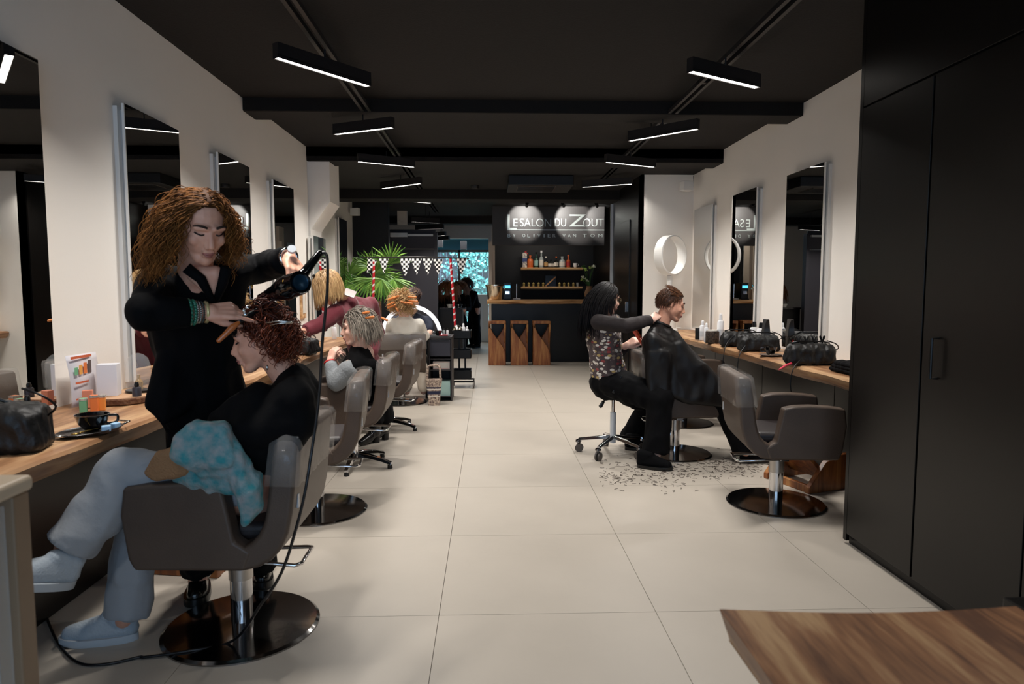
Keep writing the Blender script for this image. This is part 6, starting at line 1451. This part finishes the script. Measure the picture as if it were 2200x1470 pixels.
cup(V((b0.x - .015, YT + .13, ztt + .009)), 'dark cup on the black tray of the charcoal cabinet', rz=PI, r=.05, h=.055, z0=.001)
for k, (dx, m_, lab) in enumerate(((.05, clearg, 'small clear bottle beside the dark cup'), (.09, whitepl, 'small white bottle beside the dark cup'))): spray(0, 0, .075, .014, m_, blackpl, lab, pos=V((b0.x + dx, YT + .17, ztt + .009)), name='small_bottle')
Yt = 9.0; xa = at(972, 760, Yt).x; xb = at(1012, 760, Yt).x; t = thing('utility_trolley', 'black three tier metal trolley on castors', 'trolley', ((xa + xb) / 2, Yt + .15, 0)); fz = lambda py: at(990, py, Yt).z
Wt, Dt = xb - xa, .32
for py0, py1 in ((711, 728), (753, 771), (797, 816)):
    z1, z0 = fz(py0), fz(py1); th = .006
    b = MB(); b.box((xa, Yt, z0), (xb, Yt + Dt, z0 + th)); b.box((xa, Yt, z0), (xb, Yt + th, z1)); b.box((xa, Yt + Dt - th, z0), (xb, Yt + Dt, z1)); b.box((xa, Yt, z0), (xa + th, Yt + Dt, z1)); b.box((xb - th, Yt, z0), (xb, Yt + Dt, z1)); b.build('tray_shelf', blackm, parent=t)
for x in ((xa + xb) / 2 - .04, (xa + xb) / 2 + .04): MB().box((x - .012, Yt + Dt / 2 - .012, .1), (x + .012, Yt + Dt / 2 + .012, fz(711))).build('upright', blackm, parent=t)
MB().tube([(xa, Yt + .02, .09), (xb + .03, Yt + .02, .09), (xb + .03, Yt + Dt - .02, .09), (xa, Yt + Dt - .02, .09)], .012, n=8, closed=True).build('base_frame', blackm, parent=t, smooth='auto')
for x in (xa, xb + .03):
    for y in (Yt + .02, Yt + Dt - .02):
        cs = MB().cyl((x, y, .05), (x, y, .08), .006, n=8).build('castor', chrome, parent=t)
        MB().cyl((x - .01, y - .01, .032), (x + .01, y - .01, .032), .031, n=18).build('castor_wheel', mat('grey_rubber', ''), parent=cs, smooth='auto')
zt1 = fz(728) + .0065
for x_, h_, r_, lab in ((.02, .19, .025, 'white pump bottle on the utility trolley'), (.07, .15, .022, 'short white bottle at the right of the utility trolley')): spray(0, 0, h_, r_, whitepl, whitepl, lab, pos=V(((xa + xb) / 2 + x_, Yt + .12, zt1)), name='pump_bottle')
c = V(((xa + xb) / 2 - .055, Yt + .10, zt1)); t = thing('sterilizer_pot', 'mint pot with a silver dome lid on the utility trolley', 'pot', tuple(c))
MB().lathe([(.06, 0), (.07, .02), (.07, .08)], c, n=28).build('pot_body', mat('mint_plastic', '#a9cfc6', .4), parent=t, smooth='auto'); MB().lathe([(.068, .081), (.064, .12), (.045, .15), (.01, .168)], c, n=28).build('dome_lid', mat('dome_silver', '#c8bfb4', .2, metal=1), parent=t, smooth=True)
zt2 = fz(771) + .0065; MB().cap(V((xa + .06, Yt + .15, zt2 + .04)), V((xb - .06, Yt + .15, zt2 + .04)), .038).build('rolled_towel', cream, smooth=True, label='rolled pale towel on the trolley middle tray', cat='towel')
c = atz(934, 868, 0) - V((0, .08, 0)); t = thing('tote_bag', 'tall patterned fabric tote with navy stripes on the floor', 'bag', tuple(c))
tpat = mat('tote_print', '#cbb8a4', .9, color2='#5a4748', vscale=55)
R = []
for z, k in ((0, .062), (.15, .072), (.30, .092)): R.append([V((c.x + k * x * 1.0, c.y + k * y * .7, z)) for x, y in rrect(-1, 1, -1, 1, .3, 4)])
b = MB().rings(R, True, True).build('bag_body', tpat, parent=t, smooth='auto')
for z0, z1, m_ in ((.13, .17, mat('navy_stripe', '#262840', .9)), (.185, .195, cream), (.20, .215, mat('navy_stripe', '')), (.105, .113, cream)):
    kk = lambda z: (.062 + (.072 - .062) * z / .15 if z < .15 else .072 + (.092 - .072) * (z - .15) / .15) + .0012
    MB().rings([[V((c.x + kk(z) * x, c.y + kk(z) * y * .7, z)) for x, y in rrect(-1, 1, -1, 1, .3, 4)] for z in (z0, z1)], False, False).build('woven_stripe', m_, parent=t)
for y in (-.045, .045):
    MB().tube(smooth_path([V((c.x - .075, c.y + y, .28)), V((c.x - .07, c.y + y, .40)), V((c.x - .055 if y < 0 else c.x - .05, c.y + y, .455)), V((c.x + .05, c.y + y, .455)), V((c.x + .07, c.y + y, .40)), V((c.x + .075, c.y + y, .28))], 4), .010, n=6).build('handle', tpat, parent=t, smooth=True)
# back room black counter with bowls, a white box and plants outside
za = at(960, 663, 12.7).z; xa = at(920, 663, 12.7).x; xb = at(999, 663, 12.7).x
t = thing('back_room_table', 'black table with a glossy edge in front of the women in the back room', 'table', ((xa + xb) / 2, 12.9, 0))
MB().box((-1.02, 13.1, za - .03), (xb, 13.6, za)).build('table_top', glossb, parent=t, bevel=.004)
MB().box((-1.0, 13.14, 0), (xb - .06, 13.56, za - .03)).build('front', blackp, parent=t)
for px, m_, lab in ((967, cream, 'pale round bowl on the black back room table'), (986, chrome, 'silver bowl on the black back room table')):
    c = at(px, 660, 13.25); MB().lathe([(.04, 0), (.07, .06), (.066, .06), (.035, .006)], (c.x, 13.3, za), n=24).build('bowl', m_, smooth='auto', label=lab, cat='bowl')
c = at(1037, 665, 16.8); t = thing('white_cabinet', 'white cabinet with pale bottles beside the doorway', 'cabinet', (c.x, 16.8, 0))
MB().box((c.x - .16, 16.7, 0), (-.01, 17.1, at(1037, 633, 16.8).z)).build('body', whitem, parent=t, bevel=.004); MB().box((c.x - .15, 16.69, .3), (c.x + .0, 16.7, .9)).build('door', whitepl, parent=t, bevel=.003)
t = thing('garden_plant', 'broad leaved green plant behind the garden window', 'plant', (-1.35, 21.4, 0))
rg = random.Random(5); bl = mat('broad_leaf', '#3f9a45', .4, tint='#7fd06a')
for k in range(14):
    a = rg.uniform(0, 6.28); c = V((-1.35 + .3 * math.cos(a), 21.4 + .15 * math.sin(a), 1.0 + rg.uniform(-.1, .5))); B = Euler((rg.uniform(-.8, .8), rg.uniform(-.6, .6), a)).to_matrix()
    st = MB().tube([(-1.35, 21.4, 0), (-1.35 + .1 * math.cos(a), 21.4, .6), c], .008, n=5).build('stem', bl, parent=t)
    b = MB(); b.tint = []; pts = [V((0, 0, 0)), V((.1, .09, .02)), V((.22, .08, 0)), V((.32, 0, -.04)), V((.22, -.08, 0)), V((.1, -.09, .02))]
    b.add([c + B @ p_ for p_ in pts], [tuple(range(6))]); b.tint = [rg.random()] * 6; b.build('leaf', bl, parent=st)
# ------------------------------------------------------------------ cut hair on the floor
rg = random.Random(12); b = MB()
for k in range(520):
    if rg.random() < .5: px, py = rg.gauss(1560, 55), rg.gauss(1000, 12)
    else: px, py = rg.uniform(1290, 1500), rg.gauss(1018, 16)
    c = atz(px, max(960, py), .003); a = rg.uniform(0, 6.28); L_ = rg.uniform(.006, .022); d = V((math.cos(a), math.sin(a), 0)) * L_; sd = V((-d.y, d.x, 0)) * rg.uniform(-.5, .5)
    b.tube([c - d, c + sd, c + d], .0016, n=3)
b.build('hair_clipping', mat('cut_hair', '#3a2c24', .7), kind='stuff', label='scattered brown hair clippings on the tiles around the stool', cat='hair')
# baseboard under the black cabinet already; silver strip where the far right closet ends
